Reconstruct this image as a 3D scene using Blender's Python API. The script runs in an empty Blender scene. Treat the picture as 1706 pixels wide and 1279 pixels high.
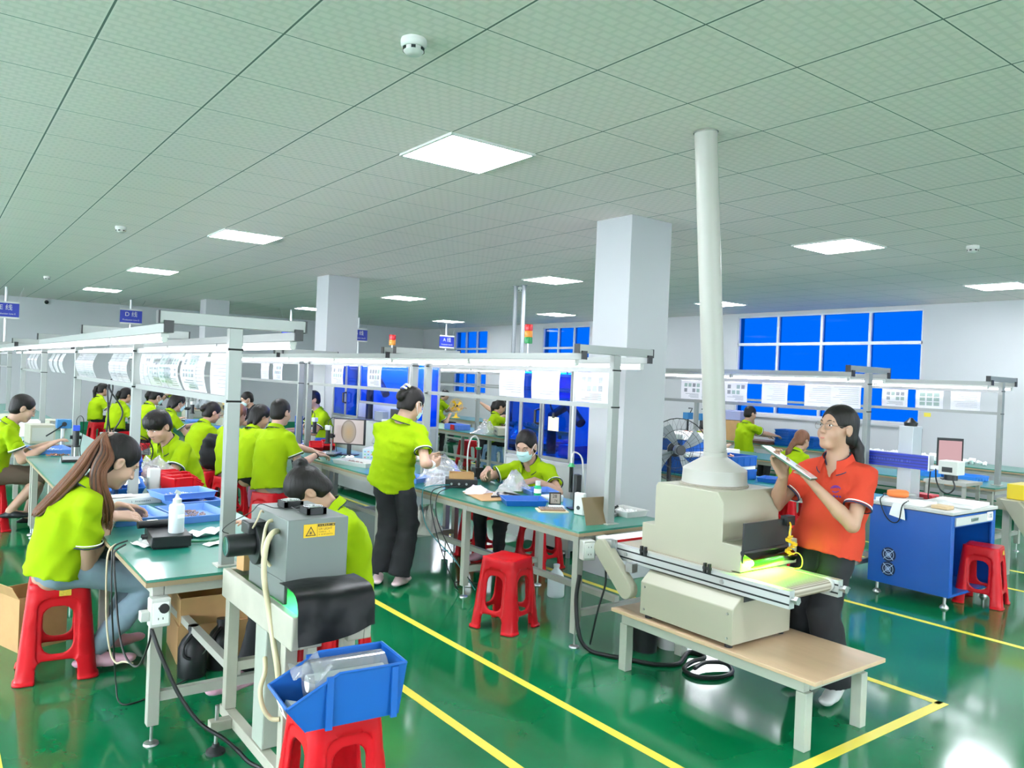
EXPOSURE = 1.32; PANEL = 26.0; TUBE = 9.0; SKY = 9.; BLUEF = (.0, .0075, .045); SCREEN_E = .36; FILL_WX = [(1.5, 4.), (7., 10.)]
import bpy, bmesh, math, random
import numpy as np
from mathutils import Vector as V, Matrix as Mx, Euler
from mathutils.bvhtree import BVHTree
random.seed(7)
C = bpy.context.scene.collection
PI = math.pi
def srgb(h):
    if isinstance(h, str):
        h = [int(h[i:i+2], 16)/255 for i in (0, 2, 4)]
    return tuple((c/12.92 if c <= .04045 else ((c+.055)/1.055)**2.4) for c in h)
def dim(h, k=.85): return tuple(c*k for c in srgb(h))
# ------------------------------------------------------------------ materials
MATS = {}
def mat(name, col, rough=.5, metal=0., noise=0., nscale=8., bump=0., bscale=60., emit=None, estr=0., alpha=1., trans=0., coat=0., sheen=0., spec=.5, stretch=None):
    if name in MATS: return MATS[name]
    m = bpy.data.materials.new(name); m.use_nodes = True
    nt = m.node_tree; b = nt.nodes['Principled BSDF']; L = nt.links
    c = srgb(col) if isinstance(col, str) else col
    b.inputs['Base Color'].default_value = (*c, 1)
    b.inputs['Roughness'].default_value = rough
    b.inputs['Metallic'].default_value = metal
    b.inputs['Specular IOR Level'].default_value = spec
    if coat: b.inputs['Coat Weight'].default_value = coat; b.inputs['Coat Roughness'].default_value = .08
    if sheen: b.inputs['Sheen Weight'].default_value = sheen
    if alpha < 1: b.inputs['Alpha'].default_value = alpha
    if trans: b.inputs['Transmission Weight'].default_value = trans
    if emit: b.inputs['Emission Color'].default_value = (*srgb(emit), 1); b.inputs['Emission Strength'].default_value = estr
    if noise or bump:
        tc = nt.nodes.new('ShaderNodeTexCoord'); vec = tc.outputs['Object']
        if stretch:
            mp = nt.nodes.new('ShaderNodeMapping'); mp.inputs['Scale'].default_value = stretch
            L.new(vec, mp.inputs['Vector']); vec = mp.outputs['Vector']
    if noise:
        n = nt.nodes.new('ShaderNodeTexNoise'); n.inputs['Scale'].default_value = nscale; n.inputs['Detail'].default_value = 5
        L.new(vec, n.inputs['Vector'])
        mx = nt.nodes.new('ShaderNodeMix'); mx.data_type = 'RGBA'
        mx.inputs[6].default_value = (*[x*(1-noise) for x in c], 1); mx.inputs[7].default_value = (*[min(1, x*(1+noise)) for x in c], 1)
        L.new(n.outputs['Fac'], mx.inputs[0]); L.new(mx.outputs[2], b.inputs['Base Color'])
    if bump:
        n2 = nt.nodes.new('ShaderNodeTexNoise'); n2.inputs['Scale'].default_value = bscale; n2.inputs['Detail'].default_value = 3
        L.new(vec, n2.inputs['Vector'])
        bp = nt.nodes.new('ShaderNodeBump'); bp.inputs['Strength'].default_value = bump; bp.inputs['Distance'].default_value = .02
        L.new(n2.outputs['Fac'], bp.inputs['Height']); L.new(bp.outputs['Normal'], b.inputs['Normal'])
    MATS[name] = m
    return m
def emis(name, col, s):
    if name in MATS: return MATS[name]
    m = bpy.data.materials.new(name); m.use_nodes = True; nt = m.node_tree; nt.nodes.clear()
    e = nt.nodes.new('ShaderNodeEmission'); o = nt.nodes.new('ShaderNodeOutputMaterial')
    e.inputs[0].default_value = (*srgb(col), 1); e.inputs[1].default_value = s
    nt.links.new(e.outputs[0], o.inputs[0]); MATS[name] = m; return m
def film(name, col, rough=.05, gloss=.08, white=0.):
    """thin clear sheet: tinted transparency under a faint gloss, some of it milky"""
    if name in MATS: return MATS[name]
    m = bpy.data.materials.new(name); m.use_nodes = True; nt = m.node_tree; nt.nodes.clear(); L = nt.links
    t = nt.nodes.new('ShaderNodeBsdfTransparent'); t.inputs[0].default_value = (*(srgb(col) if isinstance(col, str) else col), 1)
    g = nt.nodes.new('ShaderNodeBsdfGlossy'); g.inputs['Roughness'].default_value = rough
    lw = nt.nodes.new('ShaderNodeLayerWeight'); lw.inputs[0].default_value = .5
    pw = nt.nodes.new('ShaderNodeMath'); pw.operation = 'POWER'; pw.inputs[1].default_value = 4; L.new(lw.outputs['Facing'], pw.inputs[0])
    fr = nt.nodes.new('ShaderNodeMath'); fr.operation = 'MULTIPLY'; fr.inputs[1].default_value = .5; L.new(pw.outputs[0], fr.inputs[0])
    mx = nt.nodes.new('ShaderNodeMixShader'); o = nt.nodes.new('ShaderNodeOutputMaterial')
    ma = nt.nodes.new('ShaderNodeMath'); ma.operation = 'ADD'; ma.inputs[1].default_value = gloss; ma.use_clamp = True
    L.new(fr.outputs[0], ma.inputs[0]); L.new(ma.outputs[0], mx.inputs[0])
    src = t.outputs[0]
    if white:
        d = nt.nodes.new('ShaderNodeBsdfDiffuse'); d.inputs[0].default_value = (.9, .9, .92, 1)
        m2 = nt.nodes.new('ShaderNodeMixShader'); m2.inputs[0].default_value = white
        L.new(src, m2.inputs[1]); L.new(d.outputs[0], m2.inputs[2]); src = m2.outputs[0]
    L.new(src, mx.inputs[1]); L.new(g.outputs[0], mx.inputs[2]); L.new(mx.outputs[0], o.inputs[0])
    MATS[name] = m; return m
# ------------------------------------------------------------------ mesh builder
class MB:
    def __init__(s, T=None):
        s.v = []; s.f = []; s.mi = []; s.m = 0; s.T = T
    def add(s, vs, fs):
        o = len(s.v)
        for p in vs:
            p = V(p)
            s.v.append(s.T @ p if s.T else p)
        for f in fs: s.f.append([o+i for i in f]); s.mi.append(s.m)
        return s
    def box(s, c, d, r=None):
        x, y, z = [k/2 for k in d]
        ps = [V(p) for p in ((-x,-y,-z),(x,-y,-z),(x,y,-z),(-x,y,-z),(-x,-y,z),(x,-y,z),(x,y,z),(-x,y,z))]
        if r is not None:
            R = r if isinstance(r, Mx) else Euler(r).to_matrix()
            ps = [R @ p for p in ps]
        return s.add([p+V(c) for p in ps], [(3,2,1,0),(4,5,6,7),(0,1,5,4),(1,2,6,5),(2,3,7,6),(3,0,4,7)])
    def bb(s, lo, hi):
        return s.box([(a+b)/2 for a, b in zip(lo, hi)], [b-a for a, b in zip(lo, hi)])
    def loft(s, rings, cap=True, closed=True, loop=False):
        n = len(rings[0]); vs = [p for r in rings for p in r]; fs = []
        m = len(rings)
        for i in range(m if loop else m-1):
            j = (i+1) % m
            for k in range(n if closed else n-1):
                l = (k+1) % n
                fs.append((i*n+k, i*n+l, j*n+l, j*n+k))
        if cap and not loop:
            fs.append(tuple(range(n))[::-1]); fs.append(tuple((m-1)*n+k for k in range(n)))
        return s.add(vs, fs)
    def ring(s, c, u, w, r, n, q=1.):
        return [V(c)+u*(r*math.cos(2*PI*k/n))+w*(r*q*math.sin(2*PI*k/n)) for k in range(n)]
    def cyl(s, a, b, r0, r1=None, n=14, cap=True):
        a, b = V(a), V(b); d = (b-a).normalized(); u = d.orthogonal().normalized(); w = d.cross(u)
        r1 = r0 if r1 is None else r1
        return s.loft([s.ring(a, u, w, r0, n), s.ring(b, u, w, r1, n)], cap)
    def tube(s, pts, r, n=8, sm=0, loop=False):
        P = [V(p) for p in pts]
        if sm:
            Q = []; N = len(P)
            for i in range(N if loop else N-1):
                g = (lambda k: P[k % N]) if loop else (lambda k: P[max(0, min(N-1, k))])
                p0, p1, p2, p3 = g(i-1), g(i), g(i+1), g(i+2)
                for j in range(sm):
                    t = j/sm
                    Q.append(.5*((2*p1)+(p2-p0)*t+(2*p0-5*p1+4*p2-p3)*t*t+(3*p1-p0-3*p2+p3)*t**3))
            if not loop: Q.append(P[-1])
            P = Q
        rings = []; u = None; N = len(P)
        for i, p in enumerate(P):
            d = (P[(i+1) % N]-P[i-1]) if loop else (P[min(i+1, N-1)]-P[max(i-1, 0)])
            d = d.normalized() if d.length > 1e-9 else V((0,0,1))
            u = d.orthogonal().normalized() if u is None else (u-d*u.dot(d)).normalized()
            w = d.cross(u); rr = r[min(len(r)-1, int(i*len(r)/N))] if isinstance(r, (list, tuple)) else r
            rings.append(s.ring(p, u, w, rr, n))
        return s.loft(rings, not loop, True, loop)
    def lathe(s, prof, c=(0,0,0), ax=None, n=24, cap=True):
        R = ax if isinstance(ax, Mx) else (V((0,0,1)).rotation_difference(V(ax)).to_matrix() if ax is not None else Mx.Identity(3))
        return s.loft([[V(c)+R @ V((r*math.cos(2*PI*k/n), r*math.sin(2*PI*k/n), z)) for k in range(n)] for r, z in prof], cap)
    def prism(s, out, ax, lo, hi):
        """extrude a 2D outline along axis ax ('x': outline is (y,z); 'y': (x,z); 'z': (x,y))"""
        def P(p, t): return {'x': (t, p[0], p[1]), 'y': (p[0], t, p[1]), 'z': (p[0], p[1], t)}[ax]
        return s.loft([[V(P(p, lo)) for p in out], [V(P(p, hi)) for p in out]])
    def sheet(s, g, th=.0006):
        """thin double skin from a grid of points g[i][j]"""
        n, m = len(g), len(g[0])
        def nor(i, j):
            a = V(g[min(i+1, n-1)][j])-V(g[max(i-1, 0)][j]); b = V(g[i][min(j+1, m-1)])-V(g[i][max(j-1, 0)])
            return a.cross(b).normalized()
        top = [V(g[i][j]) for i in range(n) for j in range(m)]; bot = [V(g[i][j])-nor(i, j)*th for i in range(n) for j in range(m)]
        fs = []; o = n*m
        for i in range(n-1):
            for j in range(m-1):
                a = i*m+j
                fs.append((a, a+m, a+m+1, a+1)); fs.append((o+a, o+a+1, o+a+m+1, o+a+m))
        bd = [(0, j) for j in range(m)]+[(i, m-1) for i in range(1, n)]+[(n-1, j) for j in range(m-2, -1, -1)]+[(i, 0) for i in range(n-2, 0, -1)]
        ids = [i*m+j for i, j in bd]
        for k in range(len(ids)):
            a, b = ids[k], ids[(k+1) % len(ids)]; fs.append((a, b, o+b, o+a))
        return s.add(top+bot, fs)
    def build(s, name, mats, parent=None, smooth=40, bev=0., loc=None, **pr):
        me = bpy.data.meshes.new(name)
        me.from_pydata([tuple(p) for p in s.v], [], s.f)
        mats = mats if isinstance(mats, (list, tuple)) else [mats]
        for m in mats: me.materials.append(m)
        if len(mats) > 1: me.polygons.foreach_set('material_index', s.mi)
        bm = bmesh.new(); bm.from_mesh(me); bmesh.ops.recalc_face_normals(bm, faces=bm.faces); bm.to_mesh(me); bm.free()
        if smooth:
            me.polygons.foreach_set('use_smooth', [True]*len(me.polygons)); me.set_sharp_from_angle(angle=math.radians(smooth))
        return link(name, me, parent, bev, loc, **pr)
def link(name, me, parent=None, bev=0., loc=None, **pr):
    o = bpy.data.objects.new(name, me); C.objects.link(o)
    if parent is not None: o.parent = parent
    if loc is not None: o.location = loc
    if bev:
        b = o.modifiers.new('Bevel', 'BEVEL'); b.width = bev; b.segments = 2; b.limit_method = 'ANGLE'; b.angle_limit = math.radians(40)
    for k, v in pr.items(): o[k] = v
    return o
def tag(o, label, cat, group=None, kind=None):
    o['label'] = label; o['category'] = cat
    if group: o['group'] = group
    if kind: o['kind'] = kind
    return o
def thing(name, label, cat, loc=(0,0,0), rz=0., group=None):
    o = bpy.data.objects.new(name, None); C.objects.link(o); o.empty_display_size = .1
    o.location = loc; o.rotation_euler = (0, 0, rz)
    return tag(o, label, cat, group)
KIDS = {}
def copy_tree(o, parent=None):
    c = o.copy(); C.objects.link(c)
    if parent is not None: c.parent = parent
    for ch in o.children: copy_tree(ch, c)
    return c
def dup(root, label, loc, rz=0., group=None):
    c = copy_tree(root); c.location = loc; c.rotation_euler = (0, 0, rz); c['label'] = label
    if group: c['group'] = group
    return c
def W(loc, rz=0.):
    """matrix from world coordinates into the frame of a thing standing at loc"""
    return (Mx.Translation(loc) @ Mx.Rotation(rz, 4, 'Z')).inverted()
def text_mesh(name, body, size, m, parent, T, align='CENTER', ext=.0004, **pr):
    cu = bpy.data.curves.new(name, 'FONT'); cu.body = body; cu.size = size; cu.align_x = align; cu.align_y = 'CENTER'; cu.extrude = ext
    t = bpy.data.objects.new(name, cu); C.objects.link(t)
    me = bpy.data.meshes.new_from_object(t.evaluated_get(bpy.context.evaluated_depsgraph_get()))
    bpy.data.objects.remove(t); me.transform(T); me.materials.clear(); me.materials.append(m)
    return link(name, me, parent, **pr)
def glyphs(name, n, wd, h, m, parent, T, seed=0):
    """a line of small worn marks, for print too small to read in the photo"""
    r = random.Random(seed); b = MB(T); x = -wd/2; k = wd/n
    for i in range(n):
        if r.random() < .14: x += k; continue
        b.box((x+k*.4, 0, 0), (k*.14, h, .0004)); 
        if r.random() < .8: b.box((x+k*.62, h*r.uniform(-.4, .4), 0), (k*.5, h*.16, .0004))
        if r.random() < .6: b.box((x+k*.8, 0, 0), (k*.14, h*r.uniform(.5, 1), .0004))
        x += k
    return b.build(name, m, parent, smooth=0)
def frame(o, x, y):
    """matrix with origin o, first axis x, second axis y"""
    x = V(x).normalized(); y = V(y); y = (y-x*y.dot(x)).normalized(); z = x.cross(y)
    M = Mx((x, y, z)).transposed().to_4x4(); M.translation = V(o); return M
def paper_mat():
    m = mat('sheet_paper', 'f4f4f2', .8); nt = m.node_tree; b = nt.nodes['Principled BSDF']; o = nt.nodes['Material Output']; L = nt.links
    tr = nt.nodes.new('ShaderNodeBsdfTranslucent'); tr.inputs[0].default_value = (.9, .9, .92, 1); mx = nt.nodes.new('ShaderNodeMixShader'); mx.inputs[0].default_value = .5
    L.new(b.outputs[0], mx.inputs[1]); L.new(tr.outputs[0], mx.inputs[2]); L.new(mx.outputs[0], o.inputs[0]); return m
SHEETP = paper_mat()
# palette
LIME = mat('lime_cloth', (.27, .40, .004), .9, bump=.25, bscale=9, spec=.12)
CORAL = mat('coral_cloth', (.53, .055, .028), .9, bump=.25, bscale=9, spec=.12)
NAVY = mat('navy_cloth', '1d2640', .85); WHITE = mat('white_plastic', dim('d4d4d0'), .45); PAPER = mat('paper', 'f2f2f0', .8)
BLACK = mat('black_plastic', '17191b', .42); DARK = mat('dark_metal', '2c2f31', .4, .6); STEEL = mat('brushed_steel', 'b4b6b6', .32, .9, noise=.1, nscale=30)
CREAM = mat('bench_paint', dim('b4b4aa'), .42, noise=.06, nscale=5); ALU = mat('aluminium', 'c6c8c8', .35, .55)
RAIL = mat('rail_aluminium', dim('a6aaa6', .72), .4, .25); RED = mat('red_plastic', (.56, .006, .013), .34, spec=.25, noise=.1, nscale=5)
BLUE = mat('blue_plastic', dim('1b62ba'), .38, noise=.08, nscale=9); TRAYB = mat('tray_blue', dim('6a97e8'), .38)
MATG = mat('bench_mat', (.010, .19, .135), .3, noise=.18, nscale=6, coat=.35); EDGE = mat('bench_edge', '9a8468', .5)
CARD = mat('cardboard', 'b08a5c', .85, noise=.12, nscale=14); PLY = mat('plywood', dim('d3b492'), .38, noise=.16, nscale=2.2, stretch=(6, 1, 1), coat=.25)
UVG = mat('uv_grey', dim('7a817e'), .42, .4, noise=.1, nscale=3); IVORY = mat('machine_ivory', dim('adaa96'), .42, noise=.05, nscale=3)
DIRTY = mat('stand_paint', dim('b3b1a2'), .5, noise=.22, nscale=7); PCAB = mat('cabinet_blue', '0f55ab', .32, noise=.05)
RUB = mat('rubber', '101214', .55); CABLE = mat('cable_black', '0d0e10', .45); CABLEB = mat('cable_blue', '1c6ab5', .45); CABLEW = mat('cable_beige', 'b9ab8e', .5)
YEL = mat('yellow_paint', 'e6d34a', .4); GOLD = mat('yellow_plastic', 'e8b820', .4); SCREEN = mat('screen_black', '0c0d10', .12)
FOIL = film('clear_film', (.93, .94, .95), .12, .1, .12); SLEEVE = film('sleeve_film', (.97, .97, .98), .12, .03, .0); MILK = mat('milky_plastic', 'dfe6ea', .35, alpha=.82)
BAG = film('bag_film', (.95, .95, .96), .2, .12, .28); GREENL = mat('green_liquid', '23b07a', .15, alpha=.9); GREYC = mat('grey_cloth', '8d9498', .85, bump=.2, bscale=10)
DENIM = mat('denim', '7d909e', .85, noise=.14, nscale=18, bump=.2, bscale=10); BLACKC = mat('black_cloth', '14161a', .85, bump=.25, bscale=10); PINK = mat('pink_rubber', 'd3a2b4', .6)
PINKC = mat('pink_cloth', 'dba4cc', .85, bump=.2, bscale=12); BROWNC = mat('brown_cloth', '5c4c40', .85); MASK = mat('mask_cloth', 'bfe3e4', .8); SOCKW = mat('white_sock', 'e4e2de', .9)
SKIN = mat('skin', (.45, .26, .175), .5, noise=.06, nscale=12); SKIN2 = mat('skin_tan', (.50, .27, .17), .5, noise=.06, nscale=12)
HAIR = mat('black_hair', '14100e', .5, spec=.3, noise=.35, nscale=40, bump=.22, bscale=70, stretch=(1, 1, .12)); HAIRB = mat('brown_hair', '6b4530', .5, spec=.3, noise=.4, nscale=40, bump=.22, bscale=70, stretch=(1, 1, .12))
EYEW = mat('eye_white', 'e8e4df', .25); EYED = mat('eye_dark', '120c0a', .2); LIP = mat('lip', 'b0685c', .5)
PARTS = mat('metal_parts', 'a08a86', .35, .5, noise=.5, nscale=60)
# ------------------------------------------------------------------ camera, world, render look
sc = bpy.context.scene
cam = bpy.data.objects.new('camera', bpy.data.cameras.new('camera')); C.objects.link(cam); sc.camera = cam
cam.data.sensor_width = 36; cam.data.lens = 1301*36/1706; cam.data.clip_start = .05
Rr, Rd, Rf = (.79955212,-.59915101,.04164704), (.02934514,-.03028789,-.99911036), (.59987938,.80006294,-.00663458)
cm = Mx((Rr, [-a for a in Rd], [-a for a in Rf])).transposed().to_4x4(); cm.translation = (-.53657, -3.18110, 1.62); cam.matrix_world = cm
w = bpy.data.worlds.new('daylight'); sc.world = w; w.use_nodes = True
bg = w.node_tree.nodes['Background']; bg.inputs[0].default_value = (.82, .91, 1, 1); bg.inputs[1].default_value = SKY
sc.view_settings.view_transform = 'Standard'; sc.view_settings.look = 'None'; sc.view_settings.gamma = 1; sc.view_settings.use_curve_mapping = False
sc.view_settings.exposure = EXPOSURE
sc.cycles.max_bounces = 8; sc.cycles.diffuse_bounces = 4; sc.cycles.glossy_bounces = 4; sc.cycles.transparent_max_bounces = 24; sc.cycles.sample_clamp_indirect = 6
sc.cycles.caustics_reflective = False; sc.cycles.caustics_refractive = False
# ------------------------------------------------------------------ room
X0, X1, Y0, Y1, H = -7., 11.5, -9., 17.45, 3.
def nodes(m): return m.node_tree, m.node_tree.nodes['Principled BSDF'], m.node_tree.links
def floor_mat():
    m = mat('green_epoxy', (.0, .17, .058), .1, coat=.0); nt, b, L = nodes(m)
    tc = nt.nodes.new('ShaderNodeTexCoord')
    n = nt.nodes.new('ShaderNodeTexNoise'); n.inputs['Scale'].default_value = 1.3; n.inputs['Detail'].default_value = 6; L.new(tc.outputs['Object'], n.inputs['Vector'])
    r = nt.nodes.new('ShaderNodeValToRGB'); r.color_ramp.elements[0].color = (.0, .118, .037, 1); r.color_ramp.elements[1].color = (.005, .185, .072, 1)
    r.color_ramp.elements[0].position = .35; r.color_ramp.elements[1].position = .7
    L.new(n.outputs['Fac'], r.inputs[0]); L.new(r.outputs[0], b.inputs['Base Color'])
    n2 = nt.nodes.new('ShaderNodeTexNoise'); n2.inputs['Scale'].default_value = 2.2; n2.inputs['Detail'].default_value = 3; L.new(tc.outputs['Object'], n2.inputs['Vector'])
    mr = nt.nodes.new('ShaderNodeMapRange'); mr.inputs['To Min'].default_value = .05; mr.inputs['To Max'].default_value = .17
    L.new(n2.outputs['Fac'], mr.inputs['Value']); L.new(mr.outputs[0], b.inputs['Roughness'])
    n3 = nt.nodes.new('ShaderNodeTexNoise'); n3.inputs['Scale'].default_value = 5; n3.inputs['Detail'].default_value = 1; L.new(tc.outputs['Object'], n3.inputs['Vector'])
    bp = nt.nodes.new('ShaderNodeBump'); bp.inputs['Strength'].default_value = .015; bp.inputs['Distance'].default_value = .003; L.new(n3.outputs['Fac'], bp.inputs['Height']); L.new(bp.outputs['Normal'], b.inputs['Normal'])
    b.inputs['Specular IOR Level'].default_value = .75
    return m
def ceil_mat():
    m = mat('ceiling_tile', (.74, .74, .71), .75); nt, b, L = nodes(m)
    tc = nt.nodes.new('ShaderNodeTexCoord'); sp = nt.nodes.new('ShaderNodeSeparateXYZ'); L.new(tc.outputs['Object'], sp.inputs[0])
    def M(op, *a):
        q = nt.nodes.new('ShaderNodeMath'); q.operation = op
        for i, v in enumerate(a):
            if isinstance(v, (int, float)): q.inputs[i].default_value = v
            else: L.new(v, q.inputs[i])
        return q.outputs[0]
    def line(ax, wd):   # distance to the nearest 0.6 m joint
        u = M('PINGPONG', sp.outputs[ax], .3)
        return M('LESS_THAN', u, wd)
    br = nt.nodes.new('ShaderNodeTexBrick'); br.offset = .5; br.inputs['Scale'].default_value = 1
    br.inputs['Brick Width'].default_value = .066; br.inputs['Row Height'].default_value = .05; br.inputs['Mortar Size'].default_value = .011; br.inputs['Mortar Smooth'].default_value = .6
    br.inputs['Color1'].default_value = (.88, .76, .745, 1); br.inputs['Color2'].default_value = (.86, .745, .73, 1); br.inputs['Mortar'].default_value = (.79, .69, .67, 1)
    L.new(tc.outputs['Object'], br.inputs['Vector'])
    bar = M('MAXIMUM', line('X', .012), line('Y', .009)); gr = M('MAXIMUM', line('X', .0045), line('Y', .003))
    m1 = nt.nodes.new('ShaderNodeMix'); m1.data_type = 'RGBA'; L.new(bar, m1.inputs[0]); L.new(br.outputs['Color'], m1.inputs[6]); m1.inputs[7].default_value = (.88, .78, .765, 1)
    m2 = nt.nodes.new('ShaderNodeMix'); m2.data_type = 'RGBA'; L.new(gr, m2.inputs[0]); L.new(m1.outputs[2], m2.inputs[6]); m2.inputs[7].default_value = (.13, .16, .15, 1)
    L.new(m2.outputs[2], b.inputs['Base Color'])
    bp = nt.nodes.new('ShaderNodeBump'); bp.inputs['Strength'].default_value = .3; bp.inputs['Distance'].default_value = .01; bp.invert = True
    L.new(bar, bp.inputs['Height']); L.new(bp.outputs['Normal'], b.inputs['Normal'])
    return m
WALL = mat('wall_white', (.51, .515, .535), .6, noise=.03, nscale=2); DADO = mat('dado_green', (.0, .16, .07), .35)
S = dict(kind='structure')
MB().bb((X0, Y0, -.1), (X1+.2, Y1+.2, 0)).build('floor', floor_mat(), **S)
MB().bb((X0, Y0, H), (X1+.2, Y1+.2, H+.08)).build('ceiling', ceil_mat(), **S)
lw = MB().bb((X0-.2, Y0, 0), (X0, Y1, .85)).bb((X0-.2, Y0, 2.85), (X0, Y1, H))
for y in (Y0, -4.4, .1, 4.6, 9.1): lw.bb((X0-.2, y, .85), (X0, y+.5, 2.85))
lw.bb((X0-.2, 13.6, .85), (X0, Y1, 2.85)).build('wall_left', WALL, **S)
fw = MB().bb((X0, Y0-.2, 0), (X1, Y0, .85)).bb((X0, Y0-.2, 2.85), (X1, Y0, H)).bb((X0, Y0-.2, .85), (FILL_WX[0][0], Y0, 2.85))
for i, (a, b_) in enumerate(FILL_WX): fw.bb((b_, Y0-.2, .85), (FILL_WX[i+1][0] if i+1 < len(FILL_WX) else X1, Y0, 2.85))
fw.build('wall_front', WALL, **S)
CLEAR = film('clear_glass', (.93, .95, .95), .02, .03)
for i, y in enumerate((Y0+.5, -3.9, .6, 5.1, 9.6)):
    p = MB().add([(X0-.1, y, .85), (X0-.1, y+4, .85), (X0-.1, y+4, 2.85), (X0-.1, y, 2.85)], [(0, 1, 2, 3)]).build('window_%d' % (i+11), CLEAR, **S)
    f = MB()
    for k in range(5): f.bb((X0-.13, y+k-.03, .85), (X0-.07, y+k+.03, 2.85))
    for z in (.87, 2.1, 2.83): f.bb((X0-.12, y, z-.03), (X0-.08, y+4, z+.03))
    f.build('window_frame', WHITE, p)
for i, (x, x2) in enumerate(FILL_WX):  # unseen windows added behind the camera as front fill light
    p = MB().add([(x, Y0-.1, .85), (x2, Y0-.1, .85), (x2, Y0-.1, 2.85), (x, Y0-.1, 2.85)], [(0, 1, 2, 3)]).build('window_%d' % (i+21), CLEAR, **S)
    f = MB()
    for k in range(4): f.bb((x+k*(x2-x)/3-.03, Y0-.13, .85), (x+k*(x2-x)/3+.03, Y0-.07, 2.85))
    for z in (.87, 2.1, 2.83): f.bb((x, Y0-.12, z-.03), (x2, Y0-.08, z+.03))
    f.build('window_frame', WHITE, p)
MB().bb((X0, Y1, 0), (X1+.2, Y1+.2, H)).build('wall_back', WALL, **S)
WINS = [(2.57, 5.95, 1.18, 2.94, 4, 3), (7.0, 8.6, 1.18, 2.9, 3, 3), (10.0, 11.7, 1.18, 2.9, 3, 3), (14.05, 15.66, 1.18, 2.9, 3, 3), (-4.5, -1.1, 1.18, 2.94, 4, 3)]
WINS = [WINS[4], WINS[0], WINS[2], WINS[3]]
wb = MB(); y = Y0
for a, b_, z0, z1, n, k in WINS:
    wb.bb((X1, y, 0), (X1+.2, a, H)); wb.bb((X1, a, 0), (X1+.2, b_, z0)); wb.bb((X1, a, z1), (X1+.2, b_, H)); y = b_
wb.bb((X1, y, 0), (X1+.2, Y1, H)).build('wall_right', WALL, **S)
MB().bb((X1-.012, Y0, 0), (X1, Y1, .2)).build('baseboard_right', DADO, **S)
MB().bb((X0, Y1-.012, 0), (X1-.012, Y1, .2)).build('baseboard_back', DADO, **S)
GLASSB = film('blue_window_film', BLUEF, .03, .0)
WFR = mat('window_frame', 'c9cdd2', .4, .3)
for i, (a, b_, z0, z1, n, k) in enumerate(WINS):
    zs = [z0, z0+(z1-z0)*.33, z0+(z1-z0)*.71, z1]; t = .025
    pn = MB().add([(X1+.058, a, z0), (X1+.058, b_, z0), (X1+.058, b_, z1), (X1+.058, a, z1)], [(0, 1, 2, 3)]).build('window_%d' % (i+1), GLASSB, **S)
    fr = MB()
    for y in (a, b_): fr.bb((X1+.01, y-t, z0-t), (X1+.09, y+t, z1+t))
    for z in zs: fr.bb((X1+.01, a, z-t), (X1+.09, b_, z+t))
    for j in range(1, n):
        y = a+(b_-a)*j/n
        fr.bb((X1+.02, y-.022, z0), (X1+.1, y+.022, z1))
    fr.build('window_frame', WFR, pn)
    MB().bb((X1-.04, a-.06, z0-.06), (X1+.08, b_+.06, z0-.025)).build('window_sill', WALL, pn)
# yellow floor lines
ln = [('x', 2.06, -9, 12, .05), ('x', 1.48, -9, 12, .05), ('x', 3.80, -1.29, 12, .05), ('x', 5.25, -9, .9, .05), ('y', -1.29, 1.9, 3.825, .055), ('x', -.275, -9, 12, .05), ('x', 6.95, -3., 12, .05), ('x', 7.75, -3., 12, .05)]
ln[4] = ('y', -1.29, 2.3, 3.825, .055)
for i, (ax, p, a, b_, wd) in enumerate(ln):
    q = MB()
    if ax == 'x': q.bb((p-wd/2, a, .0), (p+wd/2, b_, .0015))
    else: q.bb((a, p-wd/2, .0), (b_, p+wd/2, .0015))
    q.build('trim_%d' % (i+1), YEL, **S)
# columns
for i, y in enumerate((1.36, 7.36, 13.5)):
    MB().bb((4.02, y, 0), (4.50, y+.42, H)).build('column' + ('' if not i else '.%03d' % i), mat('column_paint', (.39, .40, .41), .6), bev=.004, **S)
# ceiling panel lights
LP = emis('panel_light', 'f4f9ff', PANEL)
first = None
def where(x, y):
    ns = {2.1: 'second', 6.3: 'third', 9.9: 'fourth', -2.1: 'first', -6.3: 'far'}
    return ns[x]
rows = {-7.5: 'behind the camera', -3.3: 'above the camera', .9: 'over the near bench ends', 5.1: 'above mid hall', 9.3: 'past the middle of the hall', 13.5: 'by the back wall'}
cols = {2.1: 'between the first two rows', 6.3: 'past the white pillars', 9.9: 'along the blue windows', -2.1: 'left of the benches', -6.3: 'by the left wall'}
for x in cols:
    for yy in rows:
        x_ = x
        t = thing('panel_light', 'square ceiling panel light %s, %s' % (rows[yy], cols[x]), 'ceiling light', (x_, yy, H), 0, 'ceiling light panels')
        if first is None:
            a = MB().bb((-.295, -.295, -.012), (.295, .295, -.004)).build('diffuser', LP, t)
            b = MB()
            for s in (-1, 1): b.bb((s*.297-.008, -.305, -.014), (s*.297+.008, .305, 0)); b.bb((-.289, s*.297-.008, -.014), (.289, s*.297+.008, 0))
            b = b.build('frame', WHITE, t); first = (a, b)
        else:
            for p in first:
                c = p.copy(); C.objects.link(c); c.parent = t
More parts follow.
